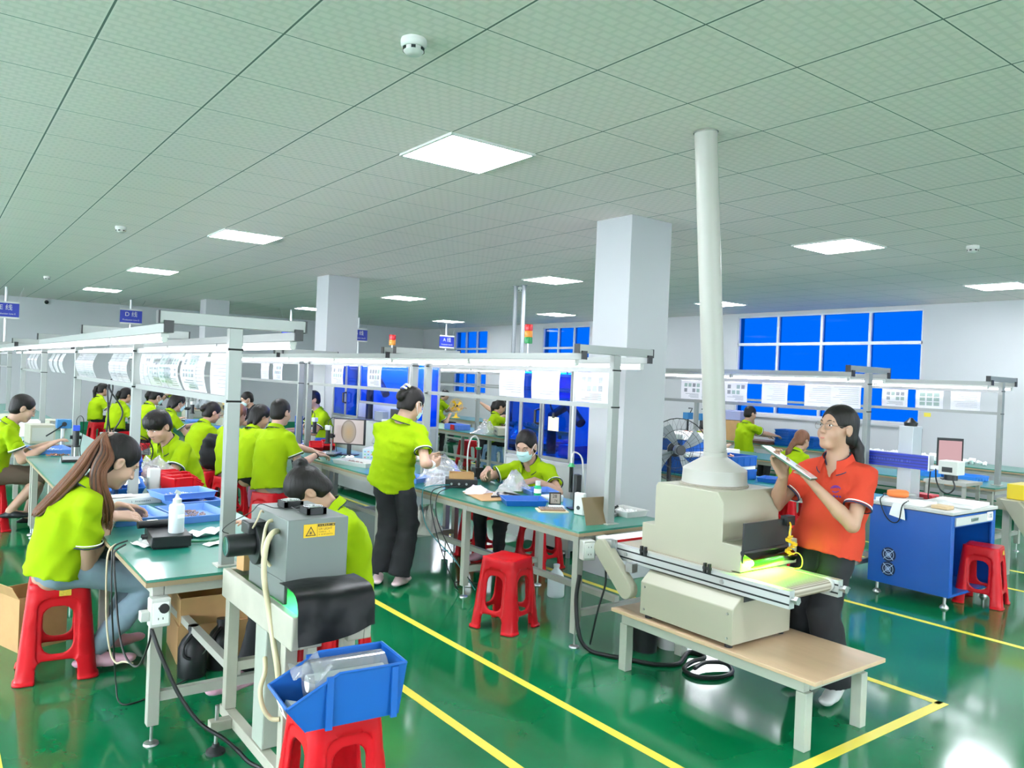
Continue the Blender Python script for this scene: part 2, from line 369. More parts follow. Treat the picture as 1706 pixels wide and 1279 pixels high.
# smoke detectors
sm0 = None
for x, y, l in ((1.03, -.32, 'large round white smoke detector nearest the camera'), (7.02, .02, 'small round smoke detector right of the exhaust pipe'), (1.02, 11.9, 'tiny smoke detector over the second hanging sign'), (6.6, 6.2, 'tiny smoke detector beside the middle pillar'), (1.0, 5.6, 'small smoke detector left of the first light panel')):
    if sm0 is None:
        sm0 = thing('smoke_detector', l, 'smoke detector', (x, y, H), 0, 'ceiling smoke detectors')
        MB().lathe([(.052, 0), (.054, -.012), (.053, -.026), (.046, -.034)], n=28).build('base', WHITE, sm0)
        h = MB().lathe([(.040, -.034), (.042, -.05), (.03, -.062), (.014, -.066), (0.001, -.066)], n=28).build('sensor_head', WHITE, sm0)
        q = MB()
        for k in range(6): a = k*PI/3; q.box((.041*math.cos(a), .041*math.sin(a), -.043), (.01, .018, .011), (0, 0, a))
        q.build('vent_slot', BLACK, h)
    else: dup(sm0, l, (x, y, H))
# hanging line signs
SIGN = mat('sign_blue', '1c2f9a', .4)
for ch, x, y, z in (('E', .66, 14.9, 2.55), ('D', 3.0, 15.5, 2.63), ('C', 6.15, 14.3, 2.575), ('B', 8.15, 14.9, 2.56), ('A', 10.37, 14.3, 2.52)):
    t = thing('hanging_sign', 'blue hanging sign reading %s above its production line' % ch, 'sign', (x, y, 3.0), 0, 'hanging production line signs')
    d = z-3
    MB().bb((-.22, -.012, d-.14), (.22, .012, d+.14)).build('board', SIGN, t)
    for s in (-1, 1): MB().bb((-.225, -.016, d+s*.15-.016), (.225, .016, d+s*.15+.016)).build('frame_strip', WHITE, t)
    q = MB().cyl((0, .05, 0), (0, .05, -1.2), .03, n=10); q.build('drop_pole', ALU, t)
    q = MB()
    for s in (-1, 1): q.cyl((s*.17, 0, d+.16), (s*.28, 0, 0), .003, n=5)
    q.build('hanging_wire', STEEL, t)
    T = frame((0, -.0135, d+.045), (1, 0, 0), (0, 0, 1))
    text_mesh('lettering', ch+' \u7ebf', .125, WHITE, t, T)
    text_mesh('lettering', 'Production Line '+ch, .045, WHITE, t, frame((0, -.0135, d-.075), (1, 0, 0), (0, 0, 1)))
t = thing('security_camera', 'small dark dome security camera high on the back wall', 'camera', (1.6, Y1, 2.92))
MB().lathe([(.06, 0), (.06, .03), (.045, .03)], ax=(0, -1, 0)).build('base', WHITE, t); MB().lathe([(.045, .03), (.04, .055), (.022, .07), (.001, .075)], ax=(0, -1, 0)).build('dome', SCREEN, t)
# ------------------------------------------------------------------ work benches
TZ = .72
TUBE_M = emis('tube_light', 'f4f2ff', TUBE)
def bench(label, px_, y0, y1, posts=(), legs=2, wd=.81, beams=(), rails=True, crossbar=True, group='workbenches in the hall', top=MATG):
    cx = px_+.045; t = thing('workbench', label, 'workbench', (cx, (y0+y1)/2, 0), 0, group)
    T = W(t.location); h = wd/2; tx = cx
    MB(T).bb((cx-h, y0, TZ-.012), (cx+h, y1, TZ)).build('tabletop', top, t)
    e = MB(T).bb((cx-h-.003, y0-.003, TZ-.032), (cx+h+.003, y1+.003, TZ-.012)); e.build('edge_band', EDGE, t)
    a = MB(T)
    for s in (-1, 1): a.box((cx+s*(h-.055), (y0+y1)/2, TZ-.055), (.04, y1-y0-.1, .045))
    for y in (y0+.05, y1-.05): a.box((cx, y, TZ-.055), (wd-.16, .04, .045))
    a.build('apron', CREAM, t)
    for k in range(legs):
        y = y0+.06+(y1-y0-.12)*k/(legs-1)
        for s in (-1, 1):
            x = cx+s*(h-.055)
            l = MB(T).bb((x-.024, y-.024, .085), (x+.024, y+.024, TZ-.033)).build('leg', CREAM, t, bev=.003)
            MB(T).cyl((x, y, .012), (x, y, .09), .007, n=8).lathe([(.032, 0), (.03, .008), (.012, .016)], (x, y, 0), n=16).build('levelling_foot', STEEL, l)
        if k in (0, legs-1) or legs < 4:
            MB(T).bb((cx-h+.08, y-.018, .185), (cx+h-.08, y+.018, .225)).build('foot_rail', CREAM, t)
    MB(T).bb((cx-.02, y0+.06, .225), (cx+.02, y1-.06, .262)).build('stretcher', CREAM, t)
    cx = px_
    for y in posts:
        p = MB(T).bb((cx-.03, y-.022, TZ), (cx+.03, y+.022, 1.795)).build('post', RAIL, t, bev=.003)
        MB(T).bb((cx-.05, y-.045, TZ), (cx+.05, y+.045, TZ+.006)).build('post_foot', CREAM, p)
        for z in (1.70, 1.465): MB(T).cyl((cx-.034, y-.018, z), (cx+.034, y-.018, z), .006, n=8).build('fastener', BLACK, p)
    for y in beams:
        b = MB(T).bb((cx-.325, y-.02, 1.797), (cx+.325, y+.02, 1.85)).build('crossbeam', RAIL, t, bev=.002)
        for s in (-1, 1): MB(T).bb((cx+s*.328-.004, y-.022, 1.795), (cx+s*.328+.004, y+.022, 1.852)).build('end_cap', BLACK, b)
    if rails:
        ya = (beams or posts or (y0,))[0]-.02; yb = y1
        for s in (-1, 1):
            x = cx+s*.29
            r = MB(T).bb((x-.018, ya, 1.757), (x+.018, yb, 1.797)).build('light_rail', RAIL, t)
            MB(T).bb((x-.02, ya-.012, 1.757), (x+.02, ya, 1.81)).build('rail_clip', BLACK, r)
    if posts:
        for z in (1.70, 1.465):
            r = MB(T).bb((cx-.012, posts[0]+.024, z-.012), (cx+.012, (posts[-1] if len(posts) > 1 else y1)-.024, z+.018)).build('document_rail', RAIL, t)
    return t
TUBE0 = None
def tube(label, x, y, ln=1.18, z=1.728):
    global TUBE0
    if TUBE0 is None:
        TUBE0 = thing('tube_light', label, 'tube light', (x, y, z), 0, 'tube lights under the bench rails')
        MB().cyl((0, -.575, 0), (0, .575, 0), .011, n=12).build('lamp_tube', TUBE_M, TUBE0)
        MB().bb((-.016, -.59, .009), (.016, .59, .027)).build('batten', WHITE, TUBE0)
        for s in (-1, 1): MB().cyl((0, s*.575, 0), (0, s*.592, 0), .0125, n=12).build('end_cap', WHITE, TUBE0)
        return TUBE0
    return dup(TUBE0, label, (x, y, z))
ORD = ['first', 'second', 'third', 'fourth', 'fifth', 'sixth', 'seventh', 'eighth', 'ninth', 'tenth', 'eleventh', 'twelfth']
def tubes(x, y0, n, side, bname, step=1.2):
    for i in range(n):
        tube('%s tube light from the near end, %s rail, %s' % (ORD[i], {'inner': 'window-side', 'outer': 'other'}[side] if 'sign E' in bname else {'inner': 'first', 'outer': 'second'}[side], bname), x, y0+.6+step*i)
# first row (line E)
L1, L2 = .58, 2.98
bench('long green-topped workbench with the parts trays in front of the ponytailed woman', L1, .30, 5.1, (.42, 2.45, 4.98), 5, beams=(.42, 2.5, 5.0), group=None)
bench('green-topped workbench behind the long near one, in the row under sign E', L1, 5.13, 10.2, (7.6, 10.1), 4, beams=(7.6, 10.1))
bench('farthest green-topped workbench of the row under sign E', L1, 10.23, 15.0, (12.5, 14.9), 4, beams=(12.5, 14.9))
tubes(L1-.29, .45, 12, 'outer', 'row under sign E'); tubes(L1+.29, .45, 12, 'inner', 'row under sign E')
# second row (line D)
bench('green-topped workbench where the masked woman sits, next to the cream conveyor machine', L2, .30, 2.88, (.42, 2.74), 3, beams=(.42, 2.76), group=None)
bench('green-topped workbench with the microscope and monitor behind the standing woman', L2, 2.91, 5.5, (2.98, 5.38), 3, beams=(2.98, 5.38), group=None)
bench('green-topped workbench behind the one with the monitor, in the row under sign D', L2, 5.53, 10.4, (5.65, 8.0, 10.3), 4, beams=(5.65, 10.3))
bench('farthest green-topped workbench of the row under sign D', L2, 10.43, 15.2, (10.55, 12.9, 15.1), 4, beams=(10.55, 15.1))
tubes(L2-.29, .45, 12, 'inner', 'row under sign D'); tubes(L2+.29, .45, 12, 'outer', 'row under sign D')
# rows on the far side
R1, R1Y, R2, R2Y = 5.93, .35, 8.45, .28
bench('green-topped workbench behind the woman in the red shirt, with stacked crates on it', R1, R1Y-.12, 3.6, (R1Y, 3.45), 3, beams=(R1Y,), group=None)
bench('pale workbench behind the blue laser cabinet, carrying blue file boxes', R2, R2Y-.12, 4.4, (R2Y, 2.2, 4.3), 3, beams=(R2Y,), group=None)
bench('workbench beyond the two blue-glass enclosures, with a yellow fan on it', 6.85, 4.9, 10.5, (5.0, 7.6, 10.4), 4, beams=(5., 10.4))
bench('far workbench with a sack of parts near the windows, beyond the yellow fan', 8.9, 6.2, 12.5, (6.4, 9.4, 12.4), 4, beams=(6.4, 12.4))
bench('long low workbench along the wall under the large blue window', 10.75, .2, 6.3, (), 4, rails=False)
for x, nm, y0, n in ((R1-.29, 'bench behind the red shirt', R1Y, 2), (R1+.29, 'bench behind the red shirt', R1Y, 2), (R2-.29, 'bench behind the laser cabinet', R2Y, 3), (R2+.29, 'bench behind the laser cabinet', R2Y, 3), (6.56, 'yellow fan bench', 5, 4), (7.14, 'yellow fan bench', 5, 4), (8.61, 'far window bench', 6.4, 4), (9.19, 'far window bench', 6.4, 4)):
    tubes(x, y0, n, 'inner' if x in (R1-.29, R2-.29, 6.56, 8.61) else 'outer', nm)
# ------------------------------------------------------------------ solid modelling by distance fields
import openvdb
class SDF:
    def __init__(s, lo, hi, h):
        s.lo = np.array(lo, np.float32); s.h = h
        s.n = np.ceil((np.array(hi)-np.array(lo))/h).astype(int)+1
        s.a = np.full(s.n, .2, np.float32)
    def reg(s, lo, hi):
        i0 = np.clip(np.floor((np.minimum(lo, hi)-s.lo)/s.h).astype(int), 0, s.n); i1 = np.clip(np.ceil((np.maximum(lo, hi)-s.lo)/s.h).astype(int)+1, 0, s.n)
        sl = tuple(slice(a, b) for a, b in zip(i0, i1))
        ax = [(s.lo[k]+s.h*np.arange(i0[k], i1[k])).astype(np.float32) for k in range(3)]
        return sl, ax[0][:, None, None], ax[1][None, :, None], ax[2][None, None, :]
    def put(s, lo, hi, fn, k=0., op='add'):
        m = k+3*s.h; sl, x, y, z = s.reg(np.array(lo)-m, np.array(hi)+m)
        A = s.a[sl]
        if A.size == 0: return
        d = fn(x, y, z).astype(np.float32)
        if op == 'add':
            if k > 0:
                t = np.clip(.5+.5*(A-d)/k, 0, 1); s.a[sl] = A+(d-A)*t-k*t*(1-t)
            else: s.a[sl] = np.minimum(A, d)
        elif op == 'cut':
            d = -d
            if k > 0:
                t = np.clip(.5-.5*(A-d)/k, 0, 1); s.a[sl] = A+(d-A)*t+k*t*(1-t)
            else: s.a[sl] = np.maximum(A, d)
        else: s.a[sl] = np.maximum(A, d)
    def rc(s, a, b, ra, rb, k=0., flat=None, q=1., op='add'):
        """tapered capsule; flat/q squeeze it along one direction"""
        a = np.array(a, float); b = np.array(b, float); ab = b-a; L2 = max(ab @ ab, 1e-9); R = max(ra, rb)
        f = None if flat is None else np.array(flat, float)/np.linalg.norm(flat)
        def fn(x, y, z):
            px, py, pz = x-a[0], y-a[1], z-a[2]
            t = np.clip((px*ab[0]+py*ab[1]+pz*ab[2])/L2, 0, 1)
            qx, qy, qz = px-t*ab[0], py-t*ab[1], pz-t*ab[2]
            d2 = qx*qx+qy*qy+qz*qz
            if f is not None:
                c = qx*f[0]+qy*f[1]+qz*f[2]; d2 = d2+c*c*(1/(q*q)-1)
                return (np.sqrt(np.maximum(d2, 1e-12))-(ra+(rb-ra)*t))*(.5+.5*q)
            return np.sqrt(np.maximum(d2, 1e-12))-(ra+(rb-ra)*t)
        s.put(np.minimum(a-R, b-R), np.maximum(a+R, b+R), fn, k, op)
    def el(s, c, r, ax=None, k=0., op='add'):
        c = np.array(c, float); A = np.eye(3) if ax is None else np.array(ax, float); R = max(r)
        def fn(x, y, z):
            p = (x-c[0], y-c[1], z-c[2])
            u = [A[i][0]*p[0]+A[i][1]*p[1]+A[i][2]*p[2] for i in range(3)]
            k0 = np.sqrt((u[0]/r[0])**2+(u[1]/r[1])**2+(u[2]/r[2])**2)+1e-6
            k1 = np.sqrt((u[0]/r[0]**2)**2+(u[1]/r[1]**2)**2+(u[2]/r[2]**2)**2)+1e-6
            return k0*(k0-1)/k1
        s.put(c-R, c+R, fn, k, op)
    def plane(s, p, n, lo=None, hi=None, k=0.):
        """remove what lies on the side n points to (inside the box lo..hi)"""
        p = np.array(p, float); n = np.array(n, float)/np.linalg.norm(n)
        lo = s.lo if lo is None else lo; hi = s.lo+s.h*s.n if hi is None else hi
        s.put(lo, hi, lambda x, y, z: (x-p[0])*n[0]+(y-p[1])*n[1]+(z-p[2])*n[2]+0*x+0*y+0*z, k, 'cap')
    def mesh(s, name, m, parent=None, ad=0., T=None, soft=2, fold=0., fseed=0., **pr):
        s.a[0], s.a[-1], s.a[:, 0], s.a[:, -1], s.a[:, :, 0], s.a[:, :, -1] = [.02]*6
        g = openvdb.FloatGrid(background=.2); g.copyFromArray(np.ascontiguousarray(s.a))
        P, tr, qd = g.convertToPolygons(isovalue=0., adaptivity=ad)
        P = s.lo+P*s.h
        me = bpy.data.meshes.new(name)
        fs = [tuple(map(int, f[::-1])) for f in qd]+[tuple(map(int, f[::-1])) for f in tr]
        if T is not None:
            M = np.array(T); P = P @ M[:3, :3].T+M[:3, 3]
        me.from_pydata(P.tolist(), [], fs); me.materials.append(m)
        me.polygons.foreach_set('use_smooth', [True]*len(me.polygons))
        if soft:
            bm = bmesh.new(); bm.from_mesh(me)
            for _ in range(soft): bmesh.ops.smooth_vert(bm, verts=bm.verts, factor=.5, use_axis_x=True, use_axis_y=True, use_axis_z=True)
            bmesh.ops.recalc_face_normals(bm, faces=bm.faces); bm.to_mesh(me); bm.free()
        if fold:
            n = len(me.vertices); co = np.empty(n*3); no = np.empty(n*3); me.vertices.foreach_get('co', co); me.vertices.foreach_get('normal', no)
            co = co.reshape(-1, 3); no = no.reshape(-1, 3); rg = np.random.RandomState(int(abs(fseed)*97) % 9999); d = np.zeros(n)
            for _ in range(7):
                k = rg.normal(size=3)*(1, 1, 1.5); k *= (2*PI/rg.uniform(.06, .16))/np.linalg.norm(k)
                q = co @ k+rg.uniform(0, 6)+1.2*np.sin(co @ (k[[1, 2, 0]]*.35)+rg.uniform(0, 6)); d += (1-2*np.abs(np.sin(q/2)))*rg.uniform(.5, 1)
            co = co+no*(d*fold/2.2)[:, None]; me.vertices.foreach_set('co', co.ravel()); me.update()
        return link(name, me, parent, **pr)
# ------------------------------------------------------------------ plastic stools
def stool_sdf(h=.46, wb=.172, wt=.128):
    f = SDF((-.21, -.21, -.01), (.21, .21, h+.02), .0042)
    def rbox(x, y, z, off):
        w = wb+(wt-wb)*np.clip(z/h, 0, 1)-off; r = .042
        qx = np.abs(x)-(w-r); qy = np.abs(y)-(w-r)
        return np.sqrt(np.maximum(qx, 0)**2+np.maximum(qy, 0)**2)+np.minimum(np.maximum(qx, qy), 0)-r
    def r2(u, v, hu, hv, r):
        a = np.abs(u)-(hu-r); b = np.abs(v)-(hv-r)
        return np.sqrt(np.maximum(a, 0)**2+np.maximum(b, 0)**2)+np.minimum(np.maximum(a, b), 0)-r
    def cr(x, y, z, sgn=1):
        return np.minimum(np.abs(x), np.abs(y))
    def fn(x, y, z):
        outer = rbox(x, y, z, 0); bot = np.maximum(-.0-z, z-h)
        d = np.maximum(outer, bot)
        # side faces set back between the four round corner legs
        for u in (x, y):
            v = y if u is x else x
            pan = np.maximum(r2(u, z-.235, .086, .155, .05), (wb+(wt-wb)*np.clip(z/h, 0, 1))-.008-np.abs(v))
            d = np.maximum(d, -pan)
        inner = np.maximum(rbox(x, y, z, .026), z-(h-.024))
        d = np.maximum(d, -inner)
        for u in (x, y):
            hole = r2(u, z-.24, .064, .11, .05); low = r2(u, z+.02, .086, .12, .03)
            d = np.maximum(d, -np.minimum(hole, low)+0*x+0*y)
        # foot lips
        lip = np.maximum(np.maximum(rbox(x, y, z, -.008), -rbox(x, y, z, .02)), np.maximum(-z, z-.016))
        for u in (x, y): lip = np.maximum(lip, .09-np.abs(u)+0*x+0*y)
        d = np.minimum(d, lip)
        return d
    f.put((-.21, -.21, 0), (.21, .21, h), fn)
    f.el((0, 0, h+.012), (.105, .105, .018), op='cut', k=.006)
    return f
_st = stool_sdf().mesh('stool_shape', RED, ad=.25, soft=1)
STM = _st.data; bpy.data.objects.remove(_st)
SBLUE = mat('stool_blue', '6f9ac4', .35)
def stool(label, x, y, rz=0., m=None, sticker=None, sc_=1.):
    me = STM
    if m is not None: me = STM.copy(); me.materials[0] = m
    o = link('plastic_stool', me, None); o.location = (x, y, 0); o.rotation_euler = (0, 0, rz); o.scale = (sc_, sc_, 1)
    tag(o, label, 'stool', 'plastic stools')
    if sticker is not None:
        T = Mx.Rotation(sticker, 4, 'Z')
        MB(T).box((.025, -.1345, .415), (.05, .0015, .032), (math.radians(-5.4), 0, 0)).build('price_sticker', STICK, o, label='yellow price sticker')
    return o
STICK = mat('sticker_yellow', 'd9b93a', .5, noise=.3, nscale=90)
stool('red stool under the ponytailed woman in blue jeans', .05, 1.46, .30-.42, sticker=0).scale = (1.07, 1.07, 1.07)
stool('empty red stool standing alone in the aisle before the masked woman', 2.545, .90, .42-.1)
stool('red stool carrying the big blue bin', .65, -.635, 0)
stool('red stool under the masked woman behind the bench', 3.76, 2.06, .15)
stool('empty red stool behind the crossed legs of the masked woman', 3.52, 2.62, .1)
stool('red stool pushed into the blue laser cabinet', 6.22, -.50, .2, sticker=-PI/2+PI/2)
stool('red stool half hidden behind the woman in the red shirt', 4.85, .42, .3)
stool('red stool under the man with glasses', -.06, 5.55, .2)
stool('red stool under the man with the wrist watch', 2.10, 4.08, .5)
stool('red stool under the woman in pink trousers', 2.08, 5.25, .2)
stool('empty red stool between the pink trousers and the woman in grey trousers', 2.02, 5.80, .3)
stool('red stool under the woman with the low bun and grey trousers', 2.05, 6.50, .1)
stool('red stool under the young man with the fringe', 1.32, 3.75, .1)
stool('red stool right behind the young man with the fringe', 1.5, 5.6, .2)
stool('red stool under the second worker from the back wall', 2.15, 11.4, .2)
stool('red stool under the worker nearest the back wall', 2.12, 13.6, .2)
stool('red stool beyond the white post of the near bench', 2.1, 9.2, .1)
stool('red stool seen under the bench behind the standing woman', 7.5, 10.3, .2)
stool('red stool left of the blue stool', 7.45, 8.75, .1)
stool('light blue plastic stool, the only blue one', 7.40, 7.88, .3, SBLUE)
stool('red stool under the long-haired worker near the red shirt', 7.80, 2.30, .1)
stool('red stool under the bun-haired woman behind the grey machine', 1.17, .52, .1)
# ------------------------------------------------------------------ plywood stand with the cream conveyor oven
t = thing('plywood_stand', 'low plywood-topped stand on grey legs carrying the cream conveyor machine', 'stand', (2.9, -.65, 0)); T = W(t.location)
MB(T).bb((2.66, -1.29, .33), (3.2, -.02, .35)).build('plywood_top', PLY, t, bev=.002)
MB(T).bb((2.60, -1.29, .332), (2.659, -.02, .351)).build('edge_plank', PLY, t, bev=.002)
STG = mat('stand_grey', 'a9ada0', .5, noise=.12, nscale=9)
for x in (2.68, 3.15):
    MB(T).bb((x-.022, -1.2, .265), (x+.022, -.05, .329)).build('side_rail', STG, t)
    for y in (-1.19, -.07): MB(T).bb((x-.027, y-.027, 0), (x+.027, y+.027, .264)).build('leg', STG, t, bev=.003)
for y in (-1.19, -.07): MB(T).bb((2.703, y-.02, .27), (3.127, y+.02, .328)).build('end_rail', STG, t)
t = thing('conveyor_oven', 'cream ultraviolet conveyor machine glowing green, on the low plywood stand', 'machine', (2.9, -.5, .35)); T = W(t.location)
lo = MB(T).prism([(2.62, .37), (2.62, .545), (2.685, .60), (3.10, .60), (3.10, .37)], 'y', -.83, -.22)
base = lo.build('lower_housing', IVORY, t, bev=.004)
q = MB(T)
for y, z in ((-.80, .40), (-.80, .52), (-.25, .40), (-.25, .52)): q.cyl((2.622, y, z), (2.614, y, z), .006, n=8)
q.build('screw', STEEL, base)
for y in (-.79, -.26):
    for x in (2.65, 3.07): MB(T).cyl((x, y, .351), (x, y, .372), .02).build('foot', RUB, base)
MB(T).bb((2.70, -.8325, .572), (2.80, -.825, .598)).build('dark_slot', BLACK, base)
hood = MB(T).prism([(-.10, .66), (-.10, .84), (-.19, .84), (-.19, 1.06), (-.205, 1.08), (-.615, 1.08), (-.655, 1.03), (-.655, .83), (-.775, .83), (-.775, .70), (-.72, .70), (-.72, .66)], 'x', 2.74, 3.22).build('hood', IVORY, t, bev=.004)
for x in (2.69, 3.10):
    r = MB(T).bb((x-.02, -1.10, .612), (x+.02, .10, .695)).build('side_rail', ALU, t)
    g = MB(T)
    for z in (.632, .672): g.bb((x-.0215, -1.1, z-.004), (x-.02, .1, z+.004)); 
    g.build('rail_groove', DARK, r)
    MB(T).cyl((x, -1.1, .655), (x, -1.125, .655), .012).cyl((x, -1.12, .655), (x, -1.135, .655), .02, n=6).build('tension_bolt', STEEL, r)
    q = MB(T)
    for y in (-.05, -.72): q.cyl((x-.02, y, .652), (x-.028, y, .652), .012, n=8)
    q.build('rail_bolt', STEEL, r)
for y in (-.19, -.63):
    q = MB(T).box((2.662, y, .70), (.012, .05, .014)); q.box((2.662, y-.014, .70), (.016, .012, .05)); q.box((2.662, y+.014, .70), (.016, .012, .05)); q.build('black_hinge', BLACK, hood)
def beltpts():
    pts = [(-1.06+.0*k, 0) for k in range(0)]
    for k in range(0, 9): a = PI/2+PI*k/8; pts.append((-1.045+.03*math.cos(a), .665+.03*math.sin(a)))
    for k in range(0, 9): a = -PI/2+PI*k/8; pts.append((.05+.03*math.cos(a), .665+.03*math.sin(a)))
    return pts
BELT = mat('mesh_belt', 'a79a86', .6, bump=.0); nt, b, L = nodes(BELT)
tc = nt.nodes.new('ShaderNodeTexCoord'); wv = nt.nodes.new('ShaderNodeTexWave'); wv.bands_direction = 'Y'; wv.inputs['Scale'].default_value = 42; L.new(tc.outputs['Object'], wv.inputs['Vector'])
mx = nt.nodes.new('ShaderNodeMix'); mx.data_type = 'RGBA'; mx.inputs[6].default_value = (.18, .15, .11, 1); mx.inputs[7].default_value = (.5, .45, .36, 1); L.new(wv.outputs['Fac'], mx.inputs[0]); L.new(mx.outputs[2], b.inputs['Base Color'])
MB(T).prism(beltpts(), 'x', 2.715, 3.06).build('conveyor_belt', BELT, t)
for y in (-1.045, .05): MB(T).cyl((3.062, y, .665), (3.078, y, .665), .036, n=20).build('roller_collar', WHITE, t)
# black light screen, cord, flap and the glowing lamp
pl = MB(T).bb((2.73, -.795, .75), (3.12, -.785, .95)).build('light_screen', BLACK, t)
MB(T).bb((3.06, -.815, .915), (3.13, -.775, .965)).build('clamp', DARK, pl)
MB(T).cyl((3.11, -.80, .75), (3.11, -.80, .93), .007).build('guide_rod', STEEL, pl)
flap = []
for i in range(15):
    u = i/14; row = []
    for j in range(8):
        v = j/7; row.append((2.72+.38*u, -.80-.06*math.sin(PI*min(1, v*.75))-.006*math.sin(9*u+2), .80-.035*v-.02*v*v-.008*math.sin(7*u)*v))
    flap.append(row)
FLAPM = film('dark_flap', (.05, .07, .05), .2, .12)
MB(T).sheet(flap, .003).build('flap', FLAPM, t)
MB(T).tube([(2.73, -.79, .80), (3.1, -.79, .805)], .014).build('flap_rod', BLACK, t)
MB(T).tube([(3.09, -.80, .94), (3.07, -.83, .92), (3.03, -.85, .885), (3.015, -.865, .87)], .005, 6, 4).build('cord', GOLD, t)
coil = [(3.02-.03*math.sin(a*.14)+.012*math.cos(a), -.87+.012*math.sin(a), .875-.008*a*.16) for a in [k*.8 for k in range(90)]]
MB(T).tube(coil, .0042, 6).build('coiled_cord', GOLD, t)
MB(T).tube([(3.0, -.87, .78), (3.06, -.88, .79), (3.09, -.89, .76), (3.07, -.9, .72), (3.04, -.88, .71)], .003, 6, 5).build('cord_loop', YEL, t)
MB(T).cyl((2.75, -.80, .748), (3.05, -.80, .748), .012).build('green_lamp', emis('green_lamp', '8cff3a', 110.), t)
MB(T).cyl((2.75, -.76, .745), (3.05, -.76, .745), .009).build('green_lamp', MATS['green_lamp'], t)
# slanted drive guard and end brackets
g = MB(T); a0, a1 = V((0, .09, .665)), V((0, -.115, .475)); d = (a1-a0).normalized(); n = V((0, -d.z, d.y)); ou = []
for k in range(13): a = PI/2+PI*k/12; p = a0+(d*math.cos(a)+n*math.sin(a))*.052; ou.append((p.y, p.z))
for k in range(13): a = -PI/2+PI*k/12; p = a1+(d*math.cos(a)+n*math.sin(a))*.052; ou.append((p.y, p.z))
g.prism(ou, 'x', 2.60, 2.655).build('drive_guard', IVORY, t, bev=.003)
for y, z in ((.05, .70), (-.12, .60)): MB(T).bb((2.625, y-.025, z-.03), (2.668, y+.025, z+.02)).build('guard_bracket', STEEL, t)
MB(T).bb((2.655, .02, .60), (2.668, .07, .72)).build('end_plate', STEEL, t)
MB(T).bb((2.70, .08, .69), (3.08, .22, .70)).build('infeed_plate', PAPER, t); MB(T).bb((2.70, .074, .69), (3.08, .08, .704)).build('red_edge', RED, t, label='red edge strip')
MB(T).bb((2.9, -.14, .351), (2.95, -.09, .61)).build('support_post', ALU, t)
# exhaust hood and pipe
t = thing('exhaust_duct', 'cream exhaust pipe rising from the conveyor machine to the ceiling', 'exhaust pipe', (2.98, -.40, 1.08)); T = W(t.location)
PIPE = mat('duct_cream', dim('b2b0a7', .82), .4, noise=.03)
c = (2.98, -.40, 0)
MB(T).lathe([(.178, 1.082), (.176, 1.115), (.174, 1.168), (.170, 1.172), (.068, 1.235), (.064, 1.24)], c, n=48).build('cone_hood', PIPE, t, smooth=18)
MB(T).lathe([(.185, 1.0805), (.186, 1.088), (.18, 1.092)], c, n=40).build('sealant', mat('sealant', '8e877a', .8, bump=.5, bscale=60), t)
top = V((2.80, -.385, 3.0)); bot = V((2.98, -.40, 1.235)); ax = (top-bot).normalized()
MB(T).cyl(bot-ax*.01, top, .061, .061, 40).build('pipe', PIPE, t)
MB(T).cyl(bot, bot+ax*.03, .065, .065, 40).cyl(bot+ax*.035, bot+ax*.04, .064, .064, 40).build('collar', PIPE, t)
MB(T).cyl(top-ax*.006, top-ax*.0005, .068, .068, 40).build('ceiling_ring', mat('ring_grey', '8d8d85', .6), t)
# buckets and cable under the stand
t = thing('bucket', 'black plastic bucket under the low plywood stand', 'bucket', (3.02, .10, 0))
MB().lathe([(.07, 0), (.085, .2), (.09, .2), (.09, .215), (.0, .215)], n=24).build('body', BLACK, t)
t = thing('bucket', 'white printed pail under the low plywood stand', 'bucket', (3.20, .06, 0))
MB().lathe([(.075, 0), (.088, .19), (.092, .192), (.092, .21), (.0, .21)], n=28).build('body', WHITE, t)
text_mesh('printed_text', 'BASE', .035, NAVY, t, frame((-.052, -.069, .13), (.8, -.6, 0), (0, 0, 1)))
def cable(label, pts, r, m=CABLE, cat='cable', sm=6, name='power_cable'):
    return tag(MB().tube(pts, r, 8, sm).build(name, m), label, cat)
cable('thick black cable lying coiled under the low plywood stand', [(2.66, .32, .45), (2.64, .32, .3), (2.64, .28, .1), (2.69, .24, .015), (2.72, .13, .013), (2.78, .03, .013), (2.86, -.12, .013), (2.98, -.19, .013), (3.10, -.14, .013), (3.2, -.09, .013), (3.24, -.15, .013), (3.20, -.21, .014), (3.08, -.22, .018), (2.95, -.27, .014), (2.93, -.38, .013), (3.03, -.45, .013), (3.16, -.44, .013), (3.2, -.36, .03), (3.1, -.3, .035), (2.98, -.32, .03)], .0125)
cable('thin blue air hose hanging from the bench end behind the machine', [(3.28, .32, .69), (3.27, .25, .5), (3.2, .2, .3), (3.1, .2, .24), (2.98, .22, .1), (2.97, .24, .01)], .004, CABLEB, 'hose', name='air_hose')
# ------------------------------------------------------------------ grey curing machine at the end of the first bench
t = thing('curing_machine', 'grey ultraviolet curing machine with black curtain on a dirty white stand', 'machine', (.67, -.13, 0)); T = W(t.location)
fr = MB(T)
for x in (.535, .815): fr.bb((x-.015, -.54, .625), (x+.015, .27, .745))
fr.bb((.55, .24, .625), (.80, .27, .745)).bb((.55, -.54, .625), (.635, -.51, .70)).bb((.735, -.54, .625), (.80, -.51, .70))
fr.build('stand_frame', DIRTY, t, bev=.004)
BELT2 = mat('green_belt', '5d7d4a', .5)
MB(T).bb((.552, -.505, .70), (.798, .235, .712)).build('conveyor_belt', BELT2, t)
for x in (.56, .79):
    for y in (.24, -.42): MB(T).bb((x-.024, y-.024, .14), (x+.024, y+.024, .624)).build('leg', DIRTY, t, bev=.003)
bs = MB(T)
for x in (.56, .79): bs.bb((x-.022, -.72 if x < .6 else -.44, .095), (x+.022, .30, .139))
